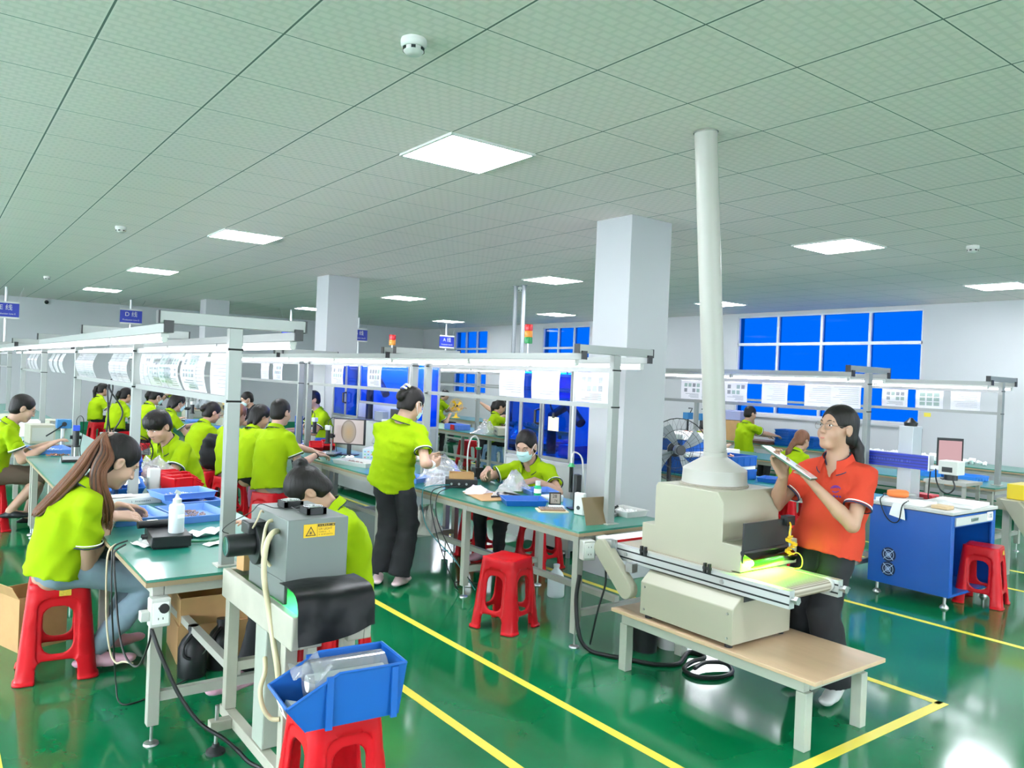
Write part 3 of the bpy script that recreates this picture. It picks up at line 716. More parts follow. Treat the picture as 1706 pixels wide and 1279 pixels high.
bs.bb((.58, -.05, .10), (.77, -.01, .139)).bb((.45, .12, .095), (.538, .165, .139)).build('base_rail', DIRTY, t, bev=.003)
MB(T).bb((.584, .22, .30), (.766, .26, .34)).build('cross_rail', DIRTY, t)
f_ = MB(T).cyl((.48, .142, .02), (.48, .142, .2), .008, n=10).build('foot_bolt', STEEL, t); MB(T).lathe([(.04, 0), (.038, .012), (.016, .028), (.014, .04)], (.48, .142, 0), n=20).build('foot_pad', RUB, f_)
f_ = MB(T).cyl((.79, .142, .02), (.79, .142, .095), .008, n=10).build('foot_bolt', STEEL, t); MB(T).lathe([(.04, 0), (.038, .012), (.016, .028), (.014, .04)], (.79, .142, 0), n=20).build('foot_pad', RUB, f_)
f_ = MB(T).cyl((.56, -.68, .02), (.56, -.68, .095), .008, n=10).build('foot_bolt', STEEL, t); MB(T).lathe([(.04, 0), (.038, .012), (.016, .028), (.014, .04)], (.56, -.68, 0), n=20).build('foot_pad', RUB, f_)
bx = MB(T).bb((.56, -.36, .82), (.805, .05, 1.055)); bx.bb((.56, -.345, .735), (.575, .05, .82)).bb((.79, -.345, .735), (.805, .05, .82)).build('metal_housing', UVG, t, bev=.003)
MB(T).bb((.58, .035, .735), (.79, .05, .82)).build('back_plate', UVG, t)
def fan(nm, x, y, z, par):
    b = MB(T); h = .04; b.lathe([(.033, 0), (.033, .024), (.036, .024), (.036, 0)], (x, y, z), n=24, cap=False)
    for sx in (-1, 1):
        b.bb((x+sx*.038-.002, y-.04, z), (x+sx*.038+.002, y+.04, z+.025)); b.bb((x-.04, y+sx*.038-.002, z), (x+.04, y+sx*.038+.002, z+.025))
        for sy in (-1, 1): b.box((x+sx*.033, y+sy*.033, z+.0125), (.014, .014, .025))
    f = b.build(nm, BLACK, par)
    g = MB(T).cyl((x, y, z+.004), (x, y, z+.022), .014)
    for k in range(7):
        a = 2*PI*k/7; g.box((x+.022*math.cos(a), y+.022*math.sin(a), z+.012), (.02, .014, .002), Euler((.6, 0, a)).to_matrix())
    g.build('rotor', BLACK, f)
    g = MB(T)
    for r in (.012, .02, .028, .036): g.tube([(x+r*math.cos(2*PI*k/20), y+r*math.sin(2*PI*k/20), z+.028) for k in range(20)], .0012, 5, 0, True)
    for k in range(4): a = PI/4+k*PI/2; g.cyl((x+.006*math.cos(a), y+.006*math.sin(a), z+.028), (x+.042*math.cos(a), y+.042*math.sin(a), z+.027), .0014, n=5)
    g.build('wire_guard', STEEL, f)
fan('cooling_fan', .705, -.245, 1.056, t); fan('cooling_fan', .68, -.07, 1.056, t)
MB(T).tube([(.69, -.10, 1.06), (.66, -.15, 1.062), (.69, -.17, 1.075), (.67, -.2, 1.06), (.65, -.16, 1.07), (.68, -.14, 1.06), (.69, -.2, 1.065)], .0018, 5, 6).build('fan_wire', CABLE, t)
MB(T).tube([(.66, -.14, 1.06), (.6, -.1, 1.06), (.55, -.08, 1.075), (.52, -.06, 1.04), (.46, -.02, 1.0), (.43, .0, .965), (.455, 0, .95)], .002, 5, 6).build('fan_wire', CABLE, t)
# blower on the left flank
mo = MB(T).lathe([(.04, 0), (.043, .004), (.043, .11), (.05, .112)], (.405, -.13, .93), (1, 0, 0), 32).build('blower_motor', BLACK, t)
MB(T).lathe([(.034, -.0015), (.036, -.001), (.036, .001), (.0, .001)], (.404, -.13, .93), (1, 0, 0), 28).build('motor_cap', mat('teal_cap', '21524b', .25), mo)
MB(T).lathe([(.075, 0), (.078, .005), (.078, .02), (.06, .026), (.06, .045)], (.512, -.13, .925), (1, 0, 0), 32).build('blower_flange', BLACK, t)
MB(T).box((.525, -.1, .99), (.08, .09, .05)).build('terminal_box', BLACK, t, bev=.006)
HOSE = mat('hose_beige', 'c4b896', .4)
MB(T).tube([(.555, -.27, 1.0), (.53, -.29, 1.0), (.505, -.30, .965), (.497, -.30, .9), (.50, -.305, .82), (.515, -.32, .72), (.52, -.36, .62), (.525, -.4, .53), (.53, -.41, .47)], .011, 10, 5).build('hose', HOSE, t)
MB(T).tube([(.56, -.2, 1.03), (.54, -.2, 1.02), (.525, -.21, .97), (.52, -.22, .9), (.545, -.24, .86)], .007, 8, 5).build('hose', HOSE, t)
MB(T).tube([(.515, -.30, .53), (.495, -.36, .50), (.48, -.36, .44), (.485, -.38, .38), (.51, -.40, .34), (.535, -.42, .34)], .009, 10, 5).build('hose', HOSE, t)
MB(T).tube([(.5, -.13, .98), (.51, -.17, 1.03), (.53, -.15, 1.06), (.55, -.12, 1.05)], .004, 6, 5).build('motor_lead', CABLEW, t)
# warning label on the front
lb = MB(T).bb((.622, -.3625, .985), (.748, -.3605, 1.035)).build('warning_label', mat('label_yellow', 'e3b512', .5), t, label='yellow warning label with black triangle')
lm = MB(T); c0 = V((.65, -.363, 1.003)); R_ = lambda r: [c0+V((r*math.sin(k*2*PI/3), 0, r*math.cos(k*2*PI/3))) for k in range(3)]
o_, i_ = R_(.024), R_(.0185)
lm.add(o_+i_+[p+V((0, -.0006, 0)) for p in o_+i_], [(6, 7, 10, 9), (7, 8, 11, 10), (8, 6, 9, 11), (0, 1, 7, 6), (1, 2, 8, 7), (2, 0, 6, 8)]); lm.build('warning_triangle', BLACK, lb)
lm = MB(T)
for k in range(8): a = k*PI/4; lm.box(c0+V((.0055*math.cos(a), -.0003, .0055*math.sin(a)-.001)), (.006, .0006, .0012), (0, -a, 0))
lm.cyl(c0+V((0, 0, -.001)), c0+V((0, -.0006, -.001)), .003, n=10).build('light_symbol', BLACK, lb)
MB(T).bb((.678, -.3632, 1.024), (.748, -.3626, 1.034)).build('header_bar', mat('label_dark', '4a3d12', .5), lb); glyphs('header_marks', 7, .062, .006, MATS['label_yellow'], lb, T @ frame((.713, -.3634, 1.029), (1, 0, 0), (0, 0, 1)), 3)
MB(T).bb((.6755, -.3630, .985), (.6765, -.3626, 1.035)).build('divider', BLACK, lb)
text_mesh('label_text', 'UV LIGHT', .0125, BLACK, lb, T @ frame((.682, -.3628, 1.0145), (1, 0, 0), (0, 0, 1)), 'LEFT', .0002)
for i, (z, wd, n) in enumerate(((1.0035, .046, 9), (.9935, .058, 12))): glyphs('label_marks', n, wd, .0055, BLACK, lb, T @ frame((.682+wd/2, -.3629, z), (1, 0, 0), (0, 0, 1)), 5+i)
# black curtain over the outlet
cu = []
for i in range(22):
    u = i/21; row = []
    for y, z in ((-.362, .826), (-.40, .829), (-.45, .828), (-.50, .822), (-.525, .812), (-.543, .795), (-.552, .77), (-.556, .74), (-.559, .71), (-.562, .68), (-.565, .645+.075*max(0, u-.45))):
        fl = min(1, max(0, -y-.42)/.14)
        row.append((.535+.30*u, y-.006*fl*math.sin(u*6.5+z*14)-.004*fl*math.sin(u*13-z*30), z+.003*math.sin(u*7+y*20)*(1-fl)))
    cu.append(row)
VINYL = mat('black_vinyl', '0d0f11', .42, bump=.35, bscale=7, spec=.2)
MB(T).sheet(cu, .0025).build('curtain', VINYL, t)
MB(T).cyl((.585, -.22, .79), (.785, -.22, .79), .012).build('green_lamp', emis('uv_lamp', '5dffb0', 45.), t)
MB(T).bb((.585, -.1, .765), (.785, -.07, .80)).build('lamp_shade', DARK, t)
t = thing('control_box', 'narrow grey steel control cabinet standing beside the curing machine stand', 'cabinet', (.60, -.12, 0))
MB().bb((-.055, -.06, .0), (.055, .06, .52)).build('body', mat('box_greygreen', 'a3aa9f', .4, .1, noise=.08), t, bev=.004)
MB().bb((-.05, -.0625, .02), (.05, -.0605, .50)).build('door', MATS['box_greygreen'], t)
t.location = (.60, -.16, .14)
t = tag(MB().box((.62, .21, .79), (.10, .06, .09), (0, 0, .2)).build('cardboard_box', CARD, bev=.002), 'small film-wrapped brown box behind the grey curing machine', 'box')
t.location = (.0, .0, 0)
# ------------------------------------------------------------------ blue storage bin on the stool
def bin_mesh(t, l, wd, h, m, th=.006, lip=.5, T=None):
    """open-fronted storage bin: front at -x, slanted mouth"""
    b = MB(T)
    x0, x1 = -l/2, l/2
    P = [(x0+.07*l/.4, 0), (x1-.02, 0), (x1, h), (x0+.14*l/.4*1.2, h), (x0, h*lip), ]
    for s in (-1, 1):
        y = s*wd/2; yb = s*(wd/2-.012)
        o = [V((p[0], yb if p[1] == 0 else y, p[1])) for p in P]; i = [V((p[0], (yb if p[1] == 0 else y)-s*th, p[1])) for p in P]
        b.loft([o, i])
    b.box(((x0+.07*l/.4+x1-.02)/2, 0, th/2), (x1-.02-x0-.07*l/.4, wd-.024, th))
    def slab(p, q, w1, w2):
        n = V((-(q[1]-p[1]), 0, q[0]-p[0])).normalized()*th
        a = [V((p[0], -w1, p[1])), V((p[0], w1, p[1])), V((q[0], w2, q[1])), V((q[0], -w2, q[1]))]
        b.loft([a, [v+n for v in a]])
    slab(P[0], P[4], wd/2-.014, wd/2-.003); slab(P[2], P[1], wd/2-.003, wd/2-.014)
    for s in (-1, 1):                                             # rims and ribs
        b.tube([(P[4][0], s*wd/2, P[4][1]), (P[3][0], s*wd/2, h), (P[2][0], s*wd/2, h)], .0055, 6)
        for fx in (.34, .9):
            x = x0+l*fx; b.box((x, s*(wd/2+.002), h*.48), (.022, .009, h*.98))
    b.tube([(P[4][0], -wd/2, P[4][1]), (P[4][0], wd/2, P[4][1])], .0055, 6); b.tube([(x1, -wd/2, h), (x1, wd/2, h)], .0065, 6)
    return b.build('shell', m, t)
t = thing('storage_bin', 'big blue storage bin holding a clear film roll, on the near red stool', 'bin', (.605, -.745, .468), -.09)
bin_mesh(t, .40, .22, .175, BLUE)
MB().box((-.186, 0, .045), (.002, .055, .05), (0, -.36, 0)).build('label_card', PAPER, t)
MB().box((-.1882, .018, .062), (.001, .018, .004), (0, -.36, 0)).box((-.188, -.002, .045), (.001, .012, .014), (0, -.36, 0)).build('label_mark', BLACK, t)
t = thing('film_roll', 'roll of clear plastic film lying inside the big blue bin', 'film roll', (.65, -.735, .578), -.09)
MB().cyl((-.14, 0, 0), (.12, 0, 0), .075, n=40, cap=False).build('film_layers', film('roll_film', (.70, .74, .76), .1, .22, .18), t)
MB().cyl((-.145, 0, 0), (.125, 0, 0), .028, n=24).build('core', WHITE, t)
g = [[(-.185+.1*i/7, -.08+.17*j/7, .03+.05*math.sin(2+i*.8)*math.sin(j*.9+1)*.4+.03*i/7) for j in range(8)] for i in range(8)]
MB().sheet(g, .0005).build('loose_end', FOIL, t)
t = tag(MB().box((-.11, .02, .022), (.09, .1, .02), (0, .35, .1)).box((-.1, -.05, .012), (.08, .07, .012), (0, .2, .4)).build('paper_pads', PAPER), 'white paper pads in the front of the big blue bin', 'paper'); t.location = (.605, -.745, .468); t.rotation_euler = (0, 0, -.09)
# ------------------------------------------------------------------ blue laser cabinet
t = thing('laser_cabinet', 'blue steel laser marking cabinet with two round vents and a white worktop', 'cabinet', (6.12, -.15, 0)); T = W(t.location)
x0, x1, y0, y1 = 5.72, 6.5, -.47, .17
b = MB(T).bb((x0, y0, .085), (x1, y0+.02, .13)); b = MB(T)
b.bb((x0, y0, .09), (x0+.02, y1, .72)).bb((x1-.02, y0, .09), (x1, y1, .72)).bb((x0+.02, y1-.02, .09), (x1-.02, y1, .72)).bb((x0+.02, y0+.3, .09), (x1-.02, y0+.32, .62)).bb((x0+.02, y0, .09), (x1-.02, y1-.02, .11)).bb((x0+.02, y0+.001, .62), (x1-.02, y0+.02, .72))
b.bb((x0+.02, y0+.001, .11), (x0+.06, y0+.02, .62)).bb((x1-.06, y0+.001, .11), (x1-.02, y0+.02, .62)).build('cabinet_body', PCAB, t, bev=.003)
MB(T).bb((x0-.01, y0-.01, .721), (x1+.01, y1+.01, .745)).build('worktop', WHITE, t, bev=.002)
MB(T).bb((x0-.011, y0-.011, .716), (x1+.011, y1+.011, .7205)).build('black_edge', BLACK, t)
d = MB(T).bb((x0+.05, y0-.012, .635), (x1-.08, y0-.0005, .70)).build('drawer', WHITE, t)
MB(T).bb((x0+.3, y0-.018, .655), (x0+.42, y0-.0125, .68)).build('drawer_pull', STEEL, d)
MB(T).bb((x1-.2, y0-.018, .645), (x1-.1, y0-.0125, .71)).build('label_plate', PAPER, t); text_mesh('label_text', '100', .05, NAVY, t, T @ frame((x1-.15, y0-.0182, .677), (1, 0, 0), (0, 0, 1)))
for z in (.33, .215):
    v = MB(T).lathe([(.058, 0), (.058, .003), (.0, .003)], (x0-.0005, y1-.17, z), (-1, 0, 0), 28).build('vent', mat('vent_dark', '122a4d', .4), t)
    g = MB(T)
    for r in (.022, .042): g.tube([(x0-.005, y1-.17+r*math.cos(2*PI*k/24), z+r*math.sin(2*PI*k/24)) for k in range(24)], .0022, 5, 0, True)
    for k in range(4): a = PI/4+k*PI/2; g.cyl((x0-.005, y1-.17, z), (x0-.005, y1-.17+.055*math.cos(a), z+.055*math.sin(a)), .003, n=5)
    g.cyl((x0-.004, y1-.17, z), (x0-.007, y1-.17, z), .014, n=14); g.build('fan_guard', mat('vent_blue', '9fb8d8', .4), v)
for x in (x0+.05, x1-.05):
    for y in (y0+.05, y1-.06): l = MB(T).cyl((x, y, .015), (x, y, .09), .012, n=10).lathe([(.034, 0), (.03, .012), (.012, .03)], (x, y, 0), n=16).build('levelling_foot', STEEL, t)
# laser column, blue beam and head
t = thing('laser_marker', 'laser marking column with a ribbed blue beam and grey head, on the blue cabinet', 'machine', (6.15, .03, .745)); T = W(t.location)
MB(T).bb((6.08, -.03, .746), (6.24, .09, 1.36)).build('column', mat('laser_grey', 'b9bcbe', .4, .3), t, bev=.004)
MB(T).bb((6.241, -.02, .746), (6.262, .08, 1.34)).build('rail_edge', DARK, t)
MB(T).lathe([(.05, 0), (.055, .03), (.03, .05), (.012, .07)], (6.16, .03, 1.36), n=20).build('crank_cap', BLACK, t)
LB = mat('laser_blue', '2337b0', .35, .1)
be = MB(T).bb((6.0, -.2, 1.015), (6.075, .42, 1.13)).build('beam', LB, t)
g = MB(T)
for z in (1.035, 1.06, 1.085, 1.11): g.bb((5.997, -.2, z-.004), (6.0, .42, z+.004))
g.build('rib', mat('laser_blue_dark', '17227a', .4), be); glyphs('beam_marks', 16, .38, .02, mat('pale_blue', '5a6fd0', .5), be, T @ frame((5.9965, .12, 1.073), (0, -1, 0), (0, 0, 1)))
MB(T).bb((6.0, -.21, 1.01), (6.08, -.2, 1.135)).build('beam_end', ALU, be)
hd = MB(T).bb((6.0, -.43, 1.0), (6.13, -.28, 1.11)).build('scan_head', mat('head_grey', 'cfcfc9', .4), t, bev=.006)
MB(T).bb((5.998, -.39, 1.02), (6.0, -.31, 1.06)).build('dark_window', BLACK, hd); MB(T).cyl((6.06, -.355, .955), (6.06, -.355, 1.0), .05, n=24).build('lens', BLACK, hd); MB(T).bb((6.02, -.28, 1.03), (6.05, -.20, 1.06)).build('link_arm', ALU, hd)
MB(T).tube([(6.03, -.25, 1.05), (6.0, -.27, .95), (6.0, -.31, .87), (6.02, -.36, .85), (6.03, -.4, .90), (6.04, -.38, .96)], .006, 8, 6).build('cable', CABLE, t)
MB(T).tube([(6.05, -.2, 1.02), (6.1, -.17, .9), (6.2, -.12, .8), (6.25, -.1, .76)], .005, 8, 6).build('cable', CABLE, t)
MB(T).bb((6.07, -.06, .746), (6.25, .11, .76)).build('foot_plate', ALU, t)
def flat(name, label, cat, lo, hi, m, rz=0., bev=.003, group=None):
    c = [(a+b)/2 for a, b in zip(lo, hi)]; o = MB().box((0, 0, (hi[2]-lo[2])/2), [b-a for a, b in zip(lo, hi)]).build(name, m, bev=bev)
    o.location = (c[0], c[1], lo[2]); o.rotation_euler = (0, 0, rz); return tag(o, label, cat, group)
FOAM = mat('white_foam', 'eeeeea', .8)
flat('foam_tray', 'white foam slab at the left end of the blue cabinet top', 'foam tray', (5.74, -.24, .746), (5.98, .14, .775), FOAM)
flat('foam_tray', 'white foam slab at the far right of the blue cabinet top', 'foam tray', (6.02, -.46, .746), (6.44, -.10, .772), FOAM, .1)
flat('wooden_block', 'small pale wooden block on the blue cabinet top', 'wooden block', (5.79, -.40, .746), (5.91, -.28, .772), mat('pale_wood', 'cbb087', .6))
o = tag(MB().add([(0, 0, .748), (0, .1, .748), (-.0, .1, .746)], []).sheet([[(5.80+.0, -.10, .7475), (5.80, -.02, .7475)], [(5.712, -.10, .7475), (5.712, -.02, .7475)], [(5.70, -.12, .70), (5.70, -.01, .70)], [(5.697, -.13, .63), (5.697, .0, .655)]], .0015).build('cleaning_cloth', PAPER), 'white rag hanging over the edge of the blue cabinet', 'cloth')
t = thing('heat_gun', 'orange heat gun lying on the left of the blue cabinet top', 'tool', (5.88, .04, .776), .5)
MB().lathe([(.02, -.09), (.032, -.07), (.034, 0), (.03, .05), (.02, .07)], (0, 0, .034), (0, 1, 0), 20).build('body', mat('tool_orange', 'e07a3a', .45), t)
MB().tube([(0, .03, .034), (.04, .05, .03), (.1, .05, .025)], .018, 10, 3).build('handle', MATS['tool_orange'], t); MB().cyl((0, -.09, .034), (0, -.14, .034), .014).build('nozzle', STEEL, t)
bpy.data.objects['laser_marker'].location.y += .055
cable('black cord looping over the front of the blue cabinet', [(5.98, .1, .76), (5.85, .12, .8), (5.78, .1, .785), (5.70, .08, .76), (5.695, .04, .66), (5.695, -.02, .6), (5.695, -.08, .62), (5.70, -.1, .74), (5.76, -.12, .78)], .0045)
t = thing('red_tool_box', 'flat red tool case behind the laser column on the blue cabinet', 'tool case', (6.33, .03, .746)); MB().bb((-.06, -.1, 0), (.06, .1, .04)).build('shell', mat('case_red', 'b9303a', .5), t, bev=.005); MB().bb((-.015, -.11, .012), (.015, -.1005, .024)).build('latch', DARK, t)
# ------------------------------------------------------------------ people
def nv(v): v = V(v); return v.normalized()
def ik(a, c, l1, l2, pole):
    """middle joint of a two-bone limb from a to c, and the reached end"""
    d = c-a; L = d.length; m = (l1+l2)*.995
    if L > m: c = a+d*(m/L); d = c-a; L = m
    d = d/L; x = (l1*l1-l2*l2+L*L)/(2*L); h = math.sqrt(max(0, l1*l1-x*x))
    p = V(pole); p = (p-d*p.dot(d)).normalized()
    return a+d*x+p*h, c
def hand(f, w, d, n, s, side, curl, k=.006, pinch=False):
    """palm, four fingers and thumb added to field f; d finger direction, n palm direction"""
    d = nv(d); n = (V(n)-d*V(n).dot(d)).normalized(); t = d.cross(n)*side
    P = lambda a, b, c=0: w+d*(a*s)+t*(b*s)+n*(c*s)
    for b0, b1 in ((.012, .027), (.0, .009), (-.010, -.010), (-.018, -.027)): f.rc(P(.0, b0), P(.085, b1), .017*s, .0125*s, .008)
    f.rc(P(.01, .018, .006), P(.05, .024, .008), .018*s, .013*s, .008)
    fl = [(.027, .040, .024, .019), (.009, .045, .028, .020), (-.010, .041, .026, .019), (-.028, .032, .020, .017)]
    for i, (b, l0, l1_, l2) in enumerate(fl):
        a = P(.085, b, 0); c = curl[i] if isinstance(curl, (list, tuple)) else curl; ang = .25*c; sp = b*.9
        dd = (d+t*sp*2.2)
        for L, r0, r1, g in ((l0, .0095, .0085, .55), (l1_, .0085, .0078, .95), (l2, .0078, .0066, .7)):
            u = (dd*math.cos(ang)+n*math.sin(ang)).normalized(); e = a+u*(L*s)
            f.rc(a, e, r0*s, r1*s, .0035); a = e; ang += g*c
    a = P(.02, .026, .006); u = (d*.62+t*.62+n*.42).normalized(); e = a+u*.042*s; f.rc(a, e, .0125*s, .0105*s, .006)
    u = (d*.9+t*(.15 if not pinch else -.2)+n*.45).normalized(); f.rc(e, e+u*.036*s, .0105*s, .008*s, .003)
HEADTOP = {}
def person(label, hip, head, yaw, hyaw=0., hpitch=0., hroll=0., hands=None, feet=None, s=1., h=.007, shirt=LIME, pants=BLACKC, skin=SKIN, hair=HAIR, style='short', fem=True,
           hdirs=None, palms=None, curls=(.75, .75), shoes=BLACK, legs='long', mask=False, glasses=False, group=None, inner=NAVY, elbow=None, face=True, slim=1., wideleg=0., knees=None, hem=.065, trim=True, cat='person', bare=False, shw=None, slv=.66):
    hip, head = V(hip), V(head); cy, sy = math.cos(yaw), math.sin(yaw)
    F0, L0, U0 = V((cy, sy, 0)), V((-sy, cy, 0)), V((0, 0, 1))
    root = thing('person', label, cat, (hip.x, hip.y, 0), 0, group); T = Mx.Translation((-hip.x, -hip.y, 0))
    sk = s
    # head axes
    hy = yaw+hyaw; hf = V((math.cos(hy)*math.cos(hpitch), math.sin(hy)*math.cos(hpitch), -math.sin(hpitch))); hl = V((-math.sin(hy), math.cos(hy), 0))
    hu = hf.cross(hl)
    if hroll: q = Mx.Rotation(hroll, 3, hf); hl, hu = q @ hl, q @ hu
    HA = [tuple(hl), tuple(hf), tuple(hu)]
    HP = lambda a, b, c: head+hl*(a*s)+hf*(b*s)+hu*(c*s)
    # torso: neck base sits under and behind the head
    tilt = (head-hip).normalized()
    nb = head-(hu*.105+tilt*.055)*s-hf*.028*s
    sp = nb-hip; back = (-F0+U0*F0.dot(sp.normalized())).normalized()
    mid = hip+sp*.45+back*.035*s
    ux = (nb-mid).normalized(); uc = (mid-hip).normalized()
    cf = (F0-ux*F0.dot(ux)).normalized(); L1_ = L0
    sw = (shw or (.155 if fem else .178))*s
    sh = [nb-ux*.068*s+L1_*(e*sw) for e in (1, -1)]
    chest = nb-ux*.15*s
    hands = hands or [hip+F0*.3+L0*.15+U0*.15, hip+F0*.3-L0*.15+U0*.15]
    la, lf = .275*s, .245*s
    el, wr = [], []
    for i, e in enumerate((1, -1)):
        pole = V(elbow[i]) if elbow else (-U0*.9+L0*(e*.30)-F0*.4)
        a, b = ik(sh[i], V(hands[i]), la, lf, pole); el.append(a); wr.append(b)
    feet = feet or [hip+F0*.35+L0*(e*.09)-U0*(hip.z-.075) for e in (1, -1)]
    kn, an = [], []; hj = [hip+L0*(e*.078*s)-U0*.02 for e in (1, -1)]
    for i in (0, 1):
        pole = V(knees[i]) if knees else (F0+U0*.6)
        a, b = ik(hj[i], V(feet[i]), .405*s, .40*s, pole); kn.append(a); an.append(b)
    # ---- body
    pts = sh+el+wr+kn+an+[hip, head]
    lo = np.min([tuple(p) for p in pts], 0)-.24; hi = np.max([tuple(p) for p in pts], 0)+.26; lo[2] = max(lo[2], -.02)
    ab = h if h > .0065 else .0052
    bodyz = lo.copy()
    if legs == 'long' and not bare: bodyz[2] = max(lo[2], hip.z-.2)
    f = SDF(bodyz, hi, ab)
    f.el(HP(0, -.012, .032), np.array((.074, .094, .084))*s, HA)
    f.el(HP(0, .028, -.032), np.array((.061, .062, .080))*s, HA, .02)
    f.rc(HP(-.012, .066, -.094), HP(.012, .066, -.094), .016*s, .016*s, .035)
    if face:
        f.rc(HP(-.03, .078, .026), HP(.03, .078, .026), .011*s, .011*s, .02)
        for e in (1, -1):
            f.el(HP(e*.036, .058, -.034), np.array((.027, .025, .030))*s, HA, .02)
            f.el(HP(e*.031, .098, .006), np.array((.017, .013, .011))*s, HA, .012, 'cut')
        f.rc(HP(0, .084, .012), HP(0, .103, -.026), .0075*s, .0105*s, .01)
        for e in (1, -1): f.el(HP(e*.011, .095, -.030), np.array((.009, .011, .008))*s, HA, .006)
        f.rc(HP(-.014, .084, -.056), HP(.014, .084, -.056), .0065*s, .0065*s, .012); f.rc(HP(-.012, .084, -.067), HP(.012, .084, -.067), .0065*s, .0065*s, .012)
    for e in (1, -1): f.el(HP(e*.076, -.006, -.006), np.array((.010, .021, .033))*s, HA, .008); f.el(HP(e*.083, .0, -.002), np.array((.006, .010, .018))*s, HA, .006, 'cut')
    f.rc(HP(0, -.018, -.055), nb-ux*.02*s, .052*s, .056*s, .025)
    tr = .142*slim*s*(1 if fem else 1.06)
    f.rc(hip, mid, tr, tr*.9, .03, cf, .64); f.rc(mid, chest, tr*.88, tr*1.0, .04, cf, .64)
    f.rc(sh[0], sh[1], .030*s, .030*s, .04)
    ar = .94 if fem else 1.05
    for i, e in enumerate((1, -1)):
        f.rc(sh[i], el[i], .040*s*ar, .038*s*ar, .02); f.rc(el[i], el[i]+(wr[i]-el[i])*.35, .038*s*ar, .040*s*ar, .012); f.rc(el[i]+(wr[i]-el[i])*.35, wr[i], .039*s*ar, .025*s*ar, .012)
        d = V(hdirs[i]) if hdirs and hdirs[i] is not None else (wr[i]-el[i])
        n = V(palms[i]) if palms and palms[i] is not None else V((0, 0, -1))
        hand(f, wr[i], d, n, s*(.92 if fem else 1.), -e, curls[i], pinch=True)
    if legs != 'long' or bare:
        for i in (0, 1):
            f.rc(hj[i], kn[i], .072*s, .052*s, .02); f.rc(kn[i], kn[i]+(an[i]-kn[i])*.35, .052*s, .054*s, .015); f.rc(kn[i]+(an[i]-kn[i])*.35, an[i], .053*s, .034*s, .015)
            foot = an[i]+F0*.14-U0*.045; f.rc(an[i]-U0*.02, foot, .033*s, .026*s, .015)
    f.mesh('body', skin, root, T=T, ad=.02 if h < .0065 else .05)
    # ---- shirt
    f = SDF(np.maximum(lo, [-99, -99, hip.z-.22]), hi-[0, 0, .1], max(h, .0065))
    pr_ = tr+.016*s
    f.rc(hip-uc*hem*s, mid, pr_*1.17, pr_*.99, .03, cf, .74); f.rc(mid, chest, pr_*.95, pr_*1.03, .05, cf, .68); f.rc(chest, nb-ux*.065*s, pr_*.95, .074*s, .05, cf, .8)
    f.rc(sh[0], sh[1], .050*s, .050*s, .05); f.rc(sh[0]*.55+nb*.45-ux*.02*s, sh[1]*.55+nb*.45-ux*.02*s, .048*s, .048*s, .05)
    ends = []
    for i, e in enumerate((1, -1)):
        ed = (el[i]-sh[i]).normalized(); en = sh[i]+(el[i]-sh[i])*slv
        g = SDF(np.minimum(tuple(sh[i]), tuple(en))-.12, np.maximum(tuple(sh[i]), tuple(en))+.12, f.h)
        g.a[:] = .2; g.rc(sh[i], en+ed*.03, .057*s, .071*s*(ar*.5+.5)); g.plane(en, ed); g.rc(en-ed*.05, en+ed*.08, .044*s*ar+.004, .041*s*ar+.004, op='cut')
        def fn(x, y, z, g=g):
            I = [np.clip(np.rint((np.asarray(v).ravel()-g.lo[k])/g.h).astype(int), 0, g.n[k]-1) for k, v in enumerate((x, y, z))]
            return g.a[np.ix_(*I)]
        f.put(g.lo+f.h*3, g.lo+g.h*(g.n-4), fn, .022); ends.append((en, ed))
    f.plane(hip-uc*hem*s, -uc, k=.01)
    f.rc(nb+cf*.045*s+ux*.02*s, nb+cf*.115*s-ux*.085*s, .036*s, .010*s, op='cut')
    sh_o = f.mesh('shirt', shirt, root, T=T, ad=.03, fold=.0075, fseed=hip.x*3+hip.y)
    if trim:
        for (en, ed) in ends:
            u = ed.orthogonal().normalized(); w_ = ed.cross(u); r = .0685*s*(ar*.5+.5)
            MB(T).tube([en-ed*.006+u*r*math.cos(a)+w_*r*math.sin(a) for a in [2*PI*k/24 for k in range(24)]], .0045, 6, 0, True).build('sleeve_trim', inner, sh_o)
            MB(T).tube([en-ed*.018+u*r*.985*math.cos(a)+w_*r*.985*math.sin(a) for a in [2*PI*k/24 for k in range(24)]], .003, 6, 0, True).build('sleeve_stripe', PAPER, sh_o)
    # collar: stands at the back of the neck, folds over, open at the throat
    na = (HP(0, -.018, -.055)-(nb-ux*.02*s)).normalized(); na = (na*.6+ux*.4).normalized(); c0 = nb-ux*.012*s
    fx = (cf-na*cf.dot(na)).normalized(); lx = na.cross(fx)
    outer, innr, edge = [], [], []
    N = 26
    for k in range(N+1):
        a = math.radians(24)+(2*PI-math.radians(48))*k/N; u = fx*math.cos(a)+lx*math.sin(a); fr_ = max(0, math.cos(a))
        b0 = c0+u*(.060*s)+na*(.0-.030*fr_)*s; t0 = c0+u*(.064+.012*fr_)*s+na*(.048-.030*fr_)*s; t1 = c0+u*(.070+.012*fr_)*s+na*(.048-.030*fr_)*s; o1 = c0+u*(.088+.022*fr_)*s+na*(.004-.058*fr_)*s
        innr.append((b0, t0)); outer.append((t1, o1)); edge.append(o1)
    m = MB(T); m.sheet([[o, t] for o, t in zip([q[1] for q in outer], [q[0] for q in outer])], .003); m.build('collar', shirt, sh_o)
    MB(T).sheet(innr, .002).build('collar_lining', inner, sh_o)
    MB(T).sheet([[q[1]*.5+q[0]*.5+(q[0]-c0).normalized()*.0, q[0]] for q in [(a[1], b[0]) for a, b in zip(innr, outer)]], .001).build('collar_fold', shirt, sh_o) if 0 else None
